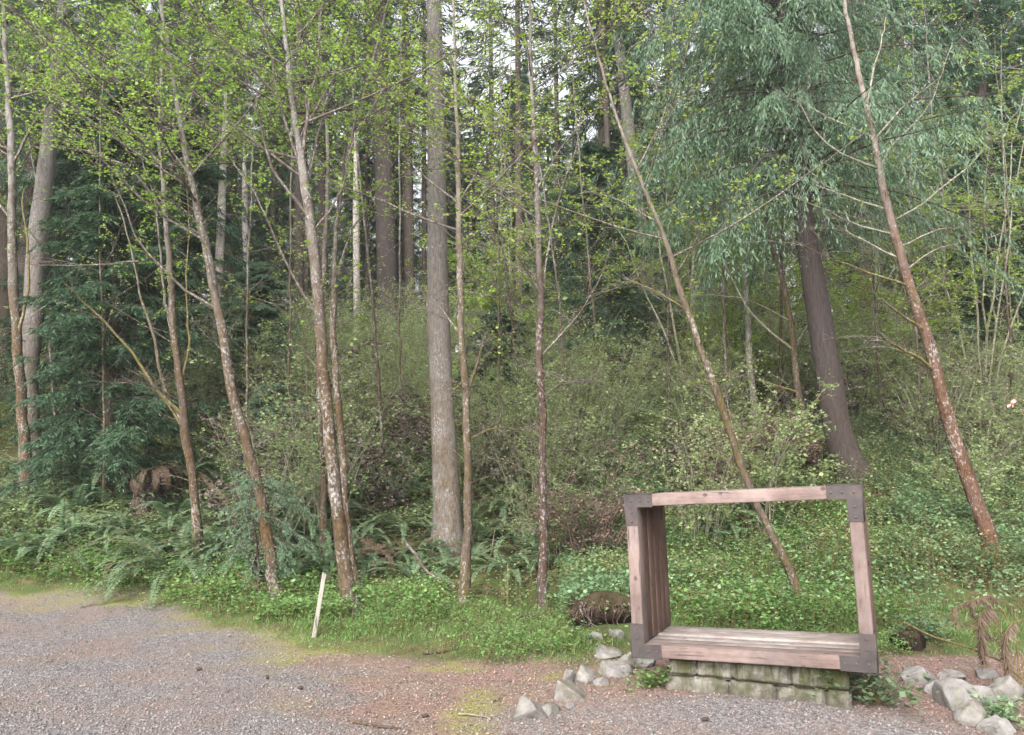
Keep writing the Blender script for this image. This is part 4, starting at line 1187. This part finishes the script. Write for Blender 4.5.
# ferns
def fern_mesh(seed, n, L, mats, npin=30, droop=.9, pin=.13):
    r = rng_of(seed); mb = MB()
    for i in range(n):
        az = TAU * i / n + r.normal(0, .25); o = np.array([math.cos(az), math.sin(az), 0]); sd = np.array([-math.sin(az), math.cos(az), 0])
        Lf = L * r.uniform(.7, 1.15); el = r.uniform(.5, 1.25); dr = droop * r.uniform(.7, 1.25)
        s = np.linspace(0, 1, 13)
        th = el - dr * 1.9 * s ** 1.15
        dx = np.cumsum(np.cos(th)) / 13; dz = np.cumsum(np.sin(th)) / 13
        sway = r.normal(0, .12)
        p = o * (dx * Lf)[:, None] + sd * (sway * s ** 2 * Lf)[:, None] + np.array([0, 0, 1]) * (dz * Lf)[:, None]
        tube(mb, p, np.linspace(.0045, .002, 13), 3, 0, cap=False)
        t = np.linspace(.10, .99, npin); k = t * 12; ii = np.minimum(k.astype(int), 11); f = (k - ii)[:, None]
        P = p[ii] * (1 - f) + p[ii + 1] * f; T = unit(p[ii + 1] - p[ii])
        prof = np.minimum(1, (t + .03) * 4) * (1 - t) ** .55 * pin
        for sgn in (1, -1):
            D = unit(sd * sgn + T * .35 + r.normal(0, .10, (npin, 3)) + np.array([0, 0, -.12]))
            S = unit(T - (T * D).sum(1, keepdims=True) * D)
            blades(mb, P, D, S, np.maximum(prof, .02) * r.uniform(.85, 1.15, npin), .030, 1, .3)
    return mb.mesh('fern', mats)
fmats = [M['moss_twig'], M['fern_leaf']]
ferns = [fern_mesh(700 + k, n, L, fmats) for k, (n, L) in enumerate([(15, 1.0), (18, 1.25), (12, .9), (20, 1.1)])]
fp = scatter(rg, 105, -60, 330, 10.9, 15.2, .42, lambda x, y, u: y - edge_y(x) > .7)
instances('sword_fern', ferns, fp, 'sword fern with arching green fronds on the bank at the left below the cedars', 'fern', 'ferns on the left bank', rg, .7, 1.15)
fp = scatter(rg, 60, 330, 590, 10.7, 15, .45, lambda x, y, u: y - edge_y(x) > .9)
instances('sword_fern', ferns, fp, 'sword fern on the bank around the tall grey fir, right of the thickest alder', 'fern', 'ferns around the tall grey fir', rg, .5, 1.0)
fp = scatter(rg, 30, 600, 1080, 10.5, 15, .8)
instances('sword_fern', ferns, fp, 'sword fern among the brambles on the slope behind the timber frame', 'fern', 'ferns behind the frame', rg, .5, .9)
dmats = [M['dead_fern'], M['dead_fern']]
dferns = [fern_mesh(720 + k, 16, .8, dmats, 30, 1.25, .11) for k in range(2)]
fp = scatter(rg, 26, -20, 620, 11.2, 14.5, .7)
instances('dead_fern', dferns, fp, 'withered brown fern clump lying between the green ferns of the bank', 'fern', 'withered ferns on the bank', rg, .6, 1.0)
# big hanging brown clump left
h = on(at(152, 475, 13.0)[0], 13.0)
o = link('dead_fern', fern_mesh(731, 40, .85, dmats, 44, 1.9, .09), None, h + np.array([0, 0, .75])); tag(o, 'large hanging skirt of dry brown fronds right of the dense dark young cedar', 'fern')
mb = rock_mesh(733, .34, .3, .6, 6, .1); o = mb.build('mossy_stump', M['dark_bark'], None, True, h + np.array([0, 0, .25])); tag(o, 'dark old stump hidden beneath the large hanging skirt of dry brown fronds', 'stump')

# brambles with bluish green leaves, right slope, and herbs
def bramble_mesh(seed, h, nst, nl, lL, mat):
    r = rng_of(seed); mb = MB(); pts = []
    for i in range(nst):
        az = r.uniform(0, TAU); o = np.array([math.cos(az), math.sin(az), 0]); s = np.linspace(0, 1, 9)[:, None]
        p = o * r.uniform(.2, .9) * s + np.array([0, 0, 1]) * h * r.uniform(.5, 1.1) * (1.6 * s - 1.0 * s ** 2) + np.cumsum(r.normal(0, .02, (9, 3)), 0)
        p[0, 2] = -.05
        tube(mb, p, np.linspace(.006, .003, 9), 3, 0, cap=False)
        t = r.uniform(.2, 1, nl) * 8; ii = np.minimum(t.astype(int), 7); f = (t - ii)[:, None]
        pts.append(p[ii] * (1 - f) + p[ii + 1] * f + r.normal(0, .07, (nl, 3)))
    rand_leaves(mb, r, np.vstack(pts), lL, lL * .78, 1, .15, .35)
    return mb.mesh('bramble', [M['moss_twig'], M[mat]])
brs = [bramble_mesh(740 + k, h, 16, 30, .055, 'cool_leaf') for k, h in enumerate([.6, 1.0, 1.5])]
fp = scatter(rg, 110, 590, 1100, 9.6, 15, .5, lambda x, y, u: y - edge_y(x) > 1.1 and (u > 880 or (y > 12.2 and not (abs(u - 846) < 55 and y < 14.6))))
instances('bramble', brs, fp, 'leafy bramble with cool green leaves covering the slope right of and behind the frame', 'shrub', 'brambles on the right slope', rg, .55, 1.05)
herbs = [bramble_mesh(750 + k, h, 14, 24, .048, 'green_leaf') for k, h in enumerate([.3, .4, .5])]
fp = scatter(rg, 85, -70, 600, 9.3, 12.0, .35, lambda x, y, u: .25 < y - edge_y(x) < 1.9)
instances('leafy_herb', herbs, fp, 'low bright green leafy herb along the grassy foot of the bank', 'plant', 'green herbs along the foot of the bank', rg, .6, 1.1)
fp = scatter(rg, 90, 590, 880, 8.6, 12, .32, lambda x, y, u: y - edge_y(x) > .3)
instances('leafy_herb', herbs, fp, 'fresh green herb in the meadow patch seen through the timber frame', 'plant', 'green herbs in the meadow behind the frame', rg, .6, 1.1)
# dark leafy plant under the lower right corner, tuft left of plinth, tuft by boulder
for (px, py, sc, lb, mt) in [(877, 705, .62, 'dark green leafy plant under the lower right corner of the frame', 'cool_leaf'), (652, 688, .32, 'small green tuft at the left end of the plinth', 'green_leaf'),
                             (1003, 722, .36, 'blue green leafy plant between the boulders at the lower right', 'cool_leaf'), (592, 606, .5, 'bright leafy plant hanging over the left end of the dark earth clump', 'green_leaf'), (622, 603, .5, 'leafy plant on top of the dark earth clump, next to the left post', 'cool_leaf'),
                             (925, 640, .6, 'leafy plant beside the dark hollow lump right of the frame', 'cool_leaf')]:
    h = hit(px, py)
    o = link('leafy_plant', bramble_mesh(760 + int(px), .55, 18, 24, .075 / max(sc, .5) * .62, mt), None, h); o.scale = (sc, sc, sc); tag(o, lb, 'plant')

# small drooping sapling by the leaning alder
h = hit(256, 601)
root = thing('hemlock_sapling', 'small drooping pale green hemlock sapling left of the stake', 'tree', h)
mb = MB(); tube(mb, resample(np.array([[0, 0, -.1], [.02, 0, .35], [-.05, 0, .8], [-.12, -.02, 1.2], [-.02, -.05, 1.5], [.10, -.1, 1.45]]), .08), np.linspace(.022, .006, len(resample(np.array([[0, 0, -.1], [.02, 0, .35], [-.05, 0, .8], [-.12, -.02, 1.2], [-.02, -.05, 1.5], [.10, -.1, 1.45]]), .08))), 7)
mb.build('trunk', M['dark_bark'], root)
conifer_crown(770, .45, 1.5, .62, 40, 18, 8, droop=.7, up=.3, bl=.05, bw=.010, hang=.7, shape=.35, low=.05).build('crown', [M['twig'], M['pale_cedar_leaf']], root)

# bare brown brush
browns = [shrub_mesh(680 + k, h, .8, 26, 8, 2, .05, .03) for k, h in enumerate([1.1, 1.5])]
for me in browns:
    me.materials.clear(); me.materials.append(M['brown_twig']); me.materials.append(M['shrub_leaf'])
bp = [(at(u, 500, y)[0], y) for u, y in [(715, 12.4), (760, 13.2), (780, 13.4), (960, 13.5), (592, 10.9)]]
instances('bare_shrub', browns, bp, 'tangled leafless reddish brown shrub on the slope around and behind the frame', 'shrub', 'bare brown shrubs on the slope', rg, .8, 1.2)

# ------------------------------------------------------------------ stumps, logs, sticks, cones
m, n, l, out = nt('rotten_wood_hollow_shade')
v, _ = coords(n, l, (3, 3, 8))
rc = ramp(n, l, noise(n, l, 2.5, 7, .7, v), [(.3, (0.016, 0.011, 0.009)), (.55, (0.036, 0.025, 0.02)), (.75, (0.085, 0.06, 0.045))])  # shade of the hollows is put into this very dark colour
v2, c2 = coords(n, l)
g = n.new("ShaderNodeNewGeometry"); sp2 = n.new("ShaderNodeSeparateXYZ"); l.new(g.outputs['Normal'], sp2.inputs[0])
mm = math_(n, l, 'MULTIPLY', ramp(n, l, sp2.outputs[2], [(.25, (0, 0, 0)), (.7, (1, 1, 1))]), ramp(n, l, noise(n, l, 5, 4, .6, v2), [(.4, (0, 0, 0)), (.55, (1, 1, 1))]))
rc = mixc(n, l, mm, rc, (0.050, 0.040, 0.022))
principled(n, l, out, rc, .95, bump(n, l, noise(n, l, 9, 6, .7, v2), .9, .05), .1)
M['rotten'] = m
def stump(px, py, w, hgt, seed, label, roots=7):
    h = hit(px, py); r = rng_of(seed)
    s = h[1] / FPX; R = w * s / 2; H = hgt * s
    mb = MB(); zz_ = np.linspace(-.15, 1, 9); cen = np.stack([.04 * np.sin(zz_ * 5), .03 * np.cos(zz_ * 4), zz_ * H], 1)
    tube(mb, cen, R * (1 + (.5 if roots else .12) * np.exp(-np.maximum(zz_, 0) * 5)) * np.linspace(1, .8, 9), 16, 0, .12, r)
    for k in range(roots):
        a = r.uniform(0, TAU); d = np.array([math.cos(a), math.sin(a), 0])
        p = np.array([[0, 0, H * .5], [0, 0, H * .3], [0, 0, -.02], [0, 0, -.12]]) + d * np.array([[R * .5], [R * 1.1], [R * 1.8], [R * 2.6]])
        tube(mb, resample(p, .06), np.linspace(R * .28, R * .06, len(resample(p, .06))), 6, 0, .12, r)
    o = mb.build('stub_or_hollow_shade', M['rotten'], None, True, h); tag(o, label, 'stump')
h = hit(606, 624) - np.array([0, 0, .05]); r = rng_of(801)
root = thing('earth_bank', 'dark undercut clump of earth and roots with dry grass over it, left of frame', 'earth mound', h)
mb = MB(); P_, F_ = sphere_grid(40, 24)
P_ = P_ * (1 + .55 * (fbm(P_[:, 0] * 2.2 + P_[:, 2] * 1.7 + 3, P_[:, 1] * 2.2 - P_[:, 2] * 2.3, 15)[:, None] - .47)) * np.array([.36, .26, .26]) + np.array([0, .12, .10])
P_[:, 1] += .14 * smooth(.20, -.05, P_[:, 2]) * (P_[:, 1] < .12)      # undercut front
mb.add(P_, F_); mb.build('soil', M['rotten'], root)
for k in range(12):
    x0 = r.uniform(-.30, .30); p = np.array([[x0, -.02, .27], [x0 + r.normal(0, .03), -.10, .20], [x0 + r.normal(0, .05), -.09, .08], [x0 + r.normal(0, .06), -.06, r.uniform(-.04, .05)]])
    mb = MB(); c_ = resample(p, .03); tube(mb, c_, np.linspace(.010, .003, len(c_)) * r.uniform(.6, 1.4), 5, 0, .1, r); mb.build('hanging_root', M['dark_bark'], root)
mb = MB(); nn = 900; x0 = r.uniform(-.38, .38, nn); a_ = r.uniform(-.2, .55, nn)
P_ = np.stack([x0, .08 + a_ * .6 - .10, .31 - np.abs(x0) * .35 - np.maximum(-a_, 0) * .2], 1) + r.normal(0, .015, (nn, 3))
D_ = unit(np.stack([r.normal(0, .4, nn), r.uniform(-1, -.1, nn), r.uniform(-1.0, .5, nn)], 1)); S_ = unit(np.cross(D_, [0.3, 0.2, 1.0]))
blades(mb, P_, D_, S_, r.uniform(.04, .13, nn), .007, 0, .35); mb.build('dry_grass', M['dead_fern'], root)

stump(907, 648, 26, 13, 802, 'dark lump in place of the shaded hollow right of the lower right corner', 0)  # dark lump added where the cut bank only shows a shaded gap
stump(255, 590, 10, 34, 803, 'thin dark stub beside the foot of the leaning alder left of the stake', 0)
def stick(pxs, w, label, name='fallen_branch', mat='twig', lift=.02, ys=None, cat='branch'):
    P = []
    for i, (px, py) in enumerate(pxs):
        h = hit(px, py) if ys is None else at(px, py, ys[i])
        P.append(h + (np.array([0, 0, lift]) if ys is None else 0))
    P = np.array(P); o0 = P[0].copy(); C = resample(P, .08) - o0
    s = P[:, 1].mean() / FPX
    mb = MB(); r = rng_of(int(pxs[0][0]))
    C = C + np.cumsum(r.normal(0, .003, C.shape), 0)
    tube(mb, C, np.linspace(w, w * .55, len(C)) * s / 2, 7, 0, .08, r)
    o = mb.build(name, M[mat], None, True, o0); tag(o, label, cat)
stick([(141, 534), (165, 515), (188, 498)], 6, 'dark fallen branch slanting across the ferns of the left bank', 'fallen_branch', 'dark_bark', .15)
stick([(200, 495), (222, 520), (235, 548)], 9, 'mossy leaning log among the ferns right of the forked alder', 'fallen_log', 'mossy_bark', .35, cat='log')
stick([(353, 724), (375, 728), (400, 731)], 3, 'thin reddish stick on the dirt at the bottom of the picture', 'fallen_branch', 'rust_bark', .01)
stick([(423, 655), (440, 654), (456, 650)], 3.5, 'dark stick lying on the edge of the grass below the mossy alder', 'fallen_branch', 'dark_bark', .015)
stick([(458, 716), (476, 718), (490, 721)], 2, 'pale thin stick on the dirt left of the nearest pale rock', 'fallen_branch', 'pale_twig', .01)
stick([(492, 704), (500, 700), (506, 694)], 2.2, 'short bent twig just above the nearest pale rock', 'fallen_branch', 'twig', .01)
stick([(905, 640), (935, 655), (985, 672), (1024, 700)], 2.5, 'thin dry stem arching across the boulders at the lower right', 'fallen_branch', 'moss_twig', .16)
stick([(292, 612), (315, 606), (338, 607)], 12, 'piece of rotten reddish wood in the grass behind the stake', 'fallen_log', 'rotten', .05, cat='log')
stick([(515, 622), (530, 620), (544, 622)], 4, 'short dead stick in the grass at the foot of the slim dark alder', 'fallen_branch', 'dark_bark', .05)
stick([(405, 560), (425, 590), (440, 600)], 4, 'bare twig bending down among the ferns in front of the tall grey fir', 'fallen_branch', 'twig', .25)
m, n, l, out = nt('cone_scales'); principled(n, l, out, (0.055, 0.036, 0.03), .85); M['cone'] = m
rc_ = rng_of(905)
for i in range(22):
    u_ = rc_.uniform(60, 1000); y_ = rc_.uniform(9.6, 12.8); a_ = rc_.uniform(0, TAU); L_ = rc_.uniform(.25, .8); x_ = (u_ - 512) / FPX * y_
    if y_ - edge_y(x_) < .6: continue
    q_ = np.array([[x_ + math.cos(a_) * L_ * t_, y_ + math.sin(a_) * L_ * t_] for t_ in (-.5, 0, .5)])
    P_ = np.array([[p_[0], p_[1], float(terrain(p_[0], p_[1])) + dz_] for p_, dz_ in zip(q_, (.03, .12, rc_.uniform(.05, .4)))])
    C_ = resample(P_, .06); mb = MB(); tube(mb, C_ - P_[0], np.linspace(.014, .005, len(C_)) * rc_.uniform(.6, 1.5), 6, 0, .1, rc_)
    tag(mb.build('fallen_stick', M[('dark_bark', 'twig', 'moss_twig')[i % 3]], None, True, P_[0]), 'dead stick lying among the ferns and herbs of the bank', 'branch', 'dead sticks on the bank')
for i, (px, py) in enumerate([(425, 718), (199, 671), (267, 679), (705, 722), (300, 690)]):
    h = hit(px, py); mb = MB(); r = rng_of(830 + i)
    P_, F_ = sphere_grid(14, 9); P_ = P_ * np.array([.024, .014, .013]) * (1 + .18 * r.uniform(-1, 1, (len(P_), 1)))
    mb.add(P_, F_); o = mb.build('fir_cone', M['cone'], None, True, h + np.array([0, 0, .014])); o.rotation_euler = (0, 0, r.uniform(0, TAU))
    tag(o, 'small dark fir cone lying on the bare ground of the lot', 'fir cone', 'fir cones on the lot')

# drooping dry stems at the right edge
h = hit(1012, 690)
root = thing('dry_drooping_plant', 'dry brown stems with drooping feathery tips at the right edge of the picture', 'plant', h)
r = rng_of(845)
Yp = h[1]
for (tip, mid, lenp, wid) in [((983, 612), (1003, 612), 30, 16), ((1008, 628), (1022, 622), 36, 15), ((985, 632), (1000, 645), 26, 12), ((1013, 666), (1018, 650), 55, 14), ((958, 606), (985, 600), 16, 9), ((975, 600), (995, 598), 14, 8)]:
    b0 = np.array([r.normal(0, .04), r.normal(0, .04), -.05])
    pm = at(mid[0], mid[1], Yp + r.uniform(-.2, .2)) - h; pt = at(tip[0], tip[1], Yp + r.uniform(-.2, .2)) - h
    pe = pt + np.array([-.02, 0, -lenp * Yp / FPX])
    C = resample(np.array([b0, (b0 + pm) / 2 + np.array([.06, 0, .05]), pm, pt, (pt + pe) / 2 + np.array([-.03, 0, .02]), pe]), .03)
    b = MB(); tube(b, C, np.linspace(.006, .002, len(C)), 5)
    b.build('stem', M['moss_twig'], root)
    i0 = int(len(C) * .62); seg = C[i0:]
    b = MB(); nn = 260
    t = r.uniform(0, 1, nn) * (len(seg) - 1); ii = np.minimum(t.astype(int), len(seg) - 2)
    P_ = seg[ii] + (seg[ii + 1] - seg[ii]) * (t - ii)[:, None]
    D_ = unit(np.stack([r.normal(0, .5, nn), r.normal(0, .5, nn), -np.ones(nn)], 1)); S_ = unit(np.cross(D_, [0, 1, .2]))
    blades(b, P_, D_, S_, wid * Yp / FPX * r.uniform(.4, 1, nn), .008, 0, .4)
    b.build('feathery_tip', M['dead_fern'], root)

# pink flagging tape at the far right
m, n, l, out = nt('pink_tape'); principled(n, l, out, (0.75, 0.30, 0.27), .5)
p = at(1016, 399, 11.0)
mb = MB(); r = rng_of(9)
for k in range(2):
    s = np.linspace(0, 1, 7)[:, None]
    a = np.array([0, 0, 0]) + np.array([-.06 - .05 * k, .01, -.10]) * s + np.array([.015, 0, 0]) * np.sin(s * 9 + k)
    Vv = np.stack([a + np.array([0, 0, .018]), a - np.array([0, 0, .018])], 1).reshape(-1, 3)
    Vv = np.vstack([Vv, Vv + np.array([0, .002, 0])])
    F_ = [[2 * i, 2 * i + 2, 2 * i + 3, 2 * i + 1] for i in range(6)] + [[14 + 2 * i, 14 + 2 * i + 1, 14 + 2 * i + 3, 14 + 2 * i + 2] for i in range(6)]
    mb.add(Vv + np.array([0, .01 * k, 0]), F_)
o = mb.build('flagging_tape', m, None, False, p); tag(o, 'bit of pink marking tape tied to a thin twig at the right edge', 'tape')
stickbase = on(p[0] + .15, 11.0)
mb = MB(); tube(mb, resample(np.array([[0, 0, -.1], [.05, 0, (p[2] - stickbase[2]) * .6], [-.15, 0, p[2] - stickbase[2]], [-.5, .1, p[2] - stickbase[2] + .12]]), .1), np.linspace(.012, .005, len(resample(np.array([[0, 0, -.1], [.05, 0, (p[2] - stickbase[2]) * .6], [-.15, 0, p[2] - stickbase[2]], [-.5, .1, p[2] - stickbase[2] + .12]]), .1))), 6)
o = mb.build('bare_sapling', M['twig'], None, True, stickbase); tag(o, 'thin bare sapling carrying the bit of pink tape at the right edge', 'tree')

# ------------------------------------------------------------------ stuff: gravel, litter, grass, ground cover
rg = rng_of(1001)
def stones(n, xy, smin, smax, seed):
    r = rng_of(seed); mb = MB()
    n = len(xy)
    base = np.array([[1, 0, 0], [0, 1, 0], [-1, 0, 0], [0, -1, 0], [0, 0, 1], [0, 0, -1.]])
    F = np.array([[0, 1, 4], [1, 2, 4], [2, 3, 4], [3, 0, 4], [1, 0, 5], [2, 1, 5], [3, 2, 5], [0, 3, 5]])
    s = smin * (smax / smin) ** (r.uniform(0, 1, n) ** 3.0)
    V = base[None] * r.uniform(.6, 1.25, (n, 6, 1)) * s[:, None, None] * np.array([1, 1, .7])
    a = r.uniform(0, TAU, n); ca, sa = np.cos(a)[:, None], np.sin(a)[:, None]
    V = np.stack([V[..., 0] * ca - V[..., 1] * sa, V[..., 0] * sa + V[..., 1] * ca, V[..., 2]], -1) + r.normal(0, .12, (n, 6, 3)) * s[:, None, None]
    V += np.stack([xy[:, 0], xy[:, 1], terrain(xy[:, 0], xy[:, 1]) + s * .25], 1)[:, None]
    mb.add(V.reshape(-1, 3), (F[None] + (np.arange(n) * 6)[:, None, None]).reshape(-1, 3))
    return mb
def zone_lookup(x, y, ch):
    fx = np.clip(np.searchsorted(gx, x), 0, nx - 1); fy = np.clip(np.searchsorted(gy, y), 0, ny - 1)
    return cols.reshape(ny, nx, 4)[fy, fx, ch]
N = 210000
Y_ = 4.2 + 6.8 * rg.uniform(0, 1, N) ** 1.5; U_ = rg.uniform(-80, 1100, N); X_ = (U_ - 512) / FPX * Y_
keep = (rg.uniform(0, 1, N) < zone_lookup(X_, Y_, 0) * .95 + .10) & (zone_lookup(X_, Y_, 3) < .4)
o = stones(0, np.stack([X_[keep], Y_[keep]], 1), .0032, .0135, 1002).build('gravel', M['gravel'], None, False); kind(o, 'stuff')
# litter: leaf and bark flakes on the dirt
N = 110000
Y_ = 4.2 + 7.5 * rg.uniform(0, 1, N) ** 1.3; U_ = rg.uniform(-80, 1100, N); X_ = (U_ - 512) / FPX * Y_
keep = (rg.uniform(0, 1, N) < (1 - zone_lookup(X_, Y_, 0)) * .75 * (1 - .8 * zone_lookup(X_, Y_, 1)) + .10) & (zone_lookup(X_, Y_, 3) < .8)
X_, Y_ = X_[keep], Y_[keep]
mb = MB(); P_ = np.stack([X_, Y_, terrain(X_, Y_) + .008], 1)
rand_leaves(mb, rg, P_, .024, .010, 0, 0.0, .25)
o = mb.build('leaf_litter', M['litter']); kind(o, 'stuff')
# brown litter on the slope
N = 50000
Y_ = rg.uniform(9.5, 16, N); U_ = rg.uniform(-80, 1100, N); X_ = (U_ - 512) / FPX * Y_
keep = (Y_ - edge_y(X_) > .5) & (fbm(X_ * .9, Y_ * .9, 61) > .44)
X_, Y_ = X_[keep], Y_[keep]
mb = MB(); rand_leaves(mb, rg, np.stack([X_, Y_, terrain(X_, Y_) + rg.uniform(.005, .10, len(X_))], 1), .075, .03, 0, 0.0, .5)
o = mb.build('slope_litter', M['dead_fern']); kind(o, 'stuff')
# grass
N = 260000
Y_ = rg.uniform(6.3, 13, N); U_ = rg.uniform(-80, 1100, N); X_ = (U_ - 512) / FPX * Y_
de = Y_ - edge_y(X_)
pr = smooth(-.45, .15, de + (fbm(X_ * 1.5, Y_ * 1.5, 71) - .47) * 1.6) * smooth(2.8, .5, de) * (.35 + .65 * smooth(.4, .6, fbm(X_ * 1.1, Y_ * 1.1, 72)))
keep = rg.uniform(0, 1, N) < pr * np.where(U_ > 330, .7, .8)
extra = (zone_lookup(X_, Y_, 1) > .3) & (de < 0) & (fbm(X_ * 2.5, Y_ * 2.5, 81) > .56) & (rg.uniform(0, 1, N) < .35)
keep |= extra
keep &= clear_of(X_, Y_)
short = (de < -.1)
X_, Y_, de, short = X_[keep], Y_[keep], de[keep], short[keep]
n_ = len(X_); az = rg.uniform(0, TAU, n_)
D_ = unit(np.stack([np.cos(az) * .55, np.sin(az) * .55, rg.uniform(.15, 1.1, n_)], 1)); S_ = unit(np.cross(D_, np.array([.2, .1, 1.0])) + rg.normal(0, .2, (n_, 3)))
Lg = rg.uniform(.025, .095, n_) * np.where(short, .4, 1.0) * (.6 + .9 * smooth(-.2, .8, de)); 
mb = MB(); blades(mb, np.stack([X_, Y_, terrain(X_, Y_) - .01], 1), D_, S_, Lg, .0065, 0, .35)
o = mb.build('grass', M['grass']); kind(o, 'stuff')
# tall meadow grass seen through the frame
N = 60000
Y_ = rg.uniform(8.0, 12.5, N); U_ = rg.uniform(625, 860, N); X_ = (U_ - 512) / FPX * Y_
keep = (Y_ - edge_y(X_) > .5) & (rg.uniform(0, 1, N) < .12 + .88 * smooth(.44, .56, fbm(X_ * 1.2, Y_ * 1.2, 75))) & clear_of(X_, Y_)
X_, Y_ = X_[keep], Y_[keep]; n_ = len(X_); az = rg.uniform(0, TAU, n_)
D_ = unit(np.stack([np.cos(az) * .5, np.sin(az) * .5, rg.uniform(.5, 1.2, n_)], 1)); S_ = unit(np.cross(D_, np.array([.2, .1, 1.0])) + rg.normal(0, .2, (n_, 3)))
mb = MB(); blades(mb, np.stack([X_, Y_, terrain(X_, Y_) - .01], 1), D_, S_, rg.uniform(.05, .20, n_), .007, 0, .35)
o = mb.build('meadow_grass', M['grass']); kind(o, 'stuff')
# ground cover leaves over the slope
def cover(name, N, x0, x1, y0, y1, dens, zmin, zmax, L, mat, seed):
    r = rng_of(seed)
    Y_ = y0 + (y1 - y0) * r.uniform(0, 1, N) ** 1.25; U_ = r.uniform(x0, x1, N); X_ = (U_ - 512) / FPX * Y_
    keep = (r.uniform(0, 1, N) < dens(X_, Y_, U_)) & clear_of(X_, Y_)
    X_, Y_ = X_[keep], Y_[keep]; n_ = len(X_)
    k = 4
    hgt = r.uniform(zmin, zmax, n_) * (.5 + fbm(X_ * 1.3, Y_ * 1.3, seed))
    C = np.stack([X_, Y_, terrain(X_, Y_) + hgt], 1)
    P_ = (C[:, None] + r.normal(0, .035, (n_, k, 3))).reshape(-1, 3)
    mb = MB(); rand_leaves(mb, r, P_, L, L * .7, 0, .05, .35)
    st = np.stack([np.stack([X_, Y_, terrain(X_, Y_) - .02], 1), C], 1)[::2]
    tubes(mb, st, np.full((len(st), 2), .0022), 3, 1)
    o = mb.build(name, [M[mat], M['moss_twig']]); kind(o, 'stuff')
cover('ground_cover', 34000, -80, 620, 8.6, 14.5, lambda x, y, u: smooth(.0, .4, y - edge_y(x)) * (.12 + .88 * smooth(.42, .56, fbm(x * .8, y * .8, 91))) * smooth(3.6, .9, y - edge_y(x)), .02, .22, .045, 'green_leaf', 1101)
cover('meadow_cover', 30000, 560, 900, 7.9, 12.5, lambda x, y, u: smooth(.1, .7, y - edge_y(x)) * (.12 + .8 * smooth(.42, .58, fbm(x * 1.3, y * 1.3, 93))), .02, .26, .033, 'green_leaf', 1102)
cover('slope_cover', 36000, 560, 1100, 8.6, 19, lambda x, y, u: smooth(.5, 1.2, y - edge_y(x)) * (.10 + .9 * smooth(.44, .58, fbm(x * .7, y * .7, 95))), .03, .40, .055, 'cool_leaf', 1103)
cover('slope_sprigs', 30000, 500, 1100, 9.6, 19, lambda x, y, u: smooth(.5, 1.2, y - edge_y(x)) * (.15 + .85 * smooth(.44, .58, fbm(x * .9 + 7, y * .9, 98))), .03, .55, .045, 'shrub_leaf', 1105)
cover('edge_weeds', 52000, -80, 900, 6.6, 12.5, lambda x, y, u: smooth(-.25, .5, y - edge_y(x) + (fbm(x * 1.9, y * 1.9, 99) - .47) * 2.6) * smooth(2.6, 1.0, y - edge_y(x)) * (.08 + .75 * smooth(.42, .60, fbm(x * 2.3, y * 2.3, 94))), .01, .15, .030, 'green_leaf', 1106)
cover('slope_herbs', 26000, -80, 700, 12.0, 22, lambda x, y, u: (.15 + .85 * smooth(.42, .56, fbm(x * .7, y * .7, 97))), .03, .40, .06, 'shrub_leaf', 1104)

# ------------------------------------------------------------------ thin haze volume added to lift the dark background
m = bpy.data.materials.new('haze_veil'); m.use_nodes = True
n, l = m.node_tree.nodes, m.node_tree.links; n.clear()
out = n.new("ShaderNodeOutputMaterial"); pv = n.new("ShaderNodeVolumePrincipled")
pv.inputs['Color'].default_value = (0.92, 0.95, 0.97, 1); pv.inputs['Density'].default_value = 0.0009; pv.inputs['Anisotropy'].default_value = 0.2
l.new(pv.outputs[0], out.inputs['Volume'])
mb = MB(); box(mb, -170, 170, -170, 210, -4, 48)
o = mb.build('haze', m, None, False); kind(o, 'stuff')
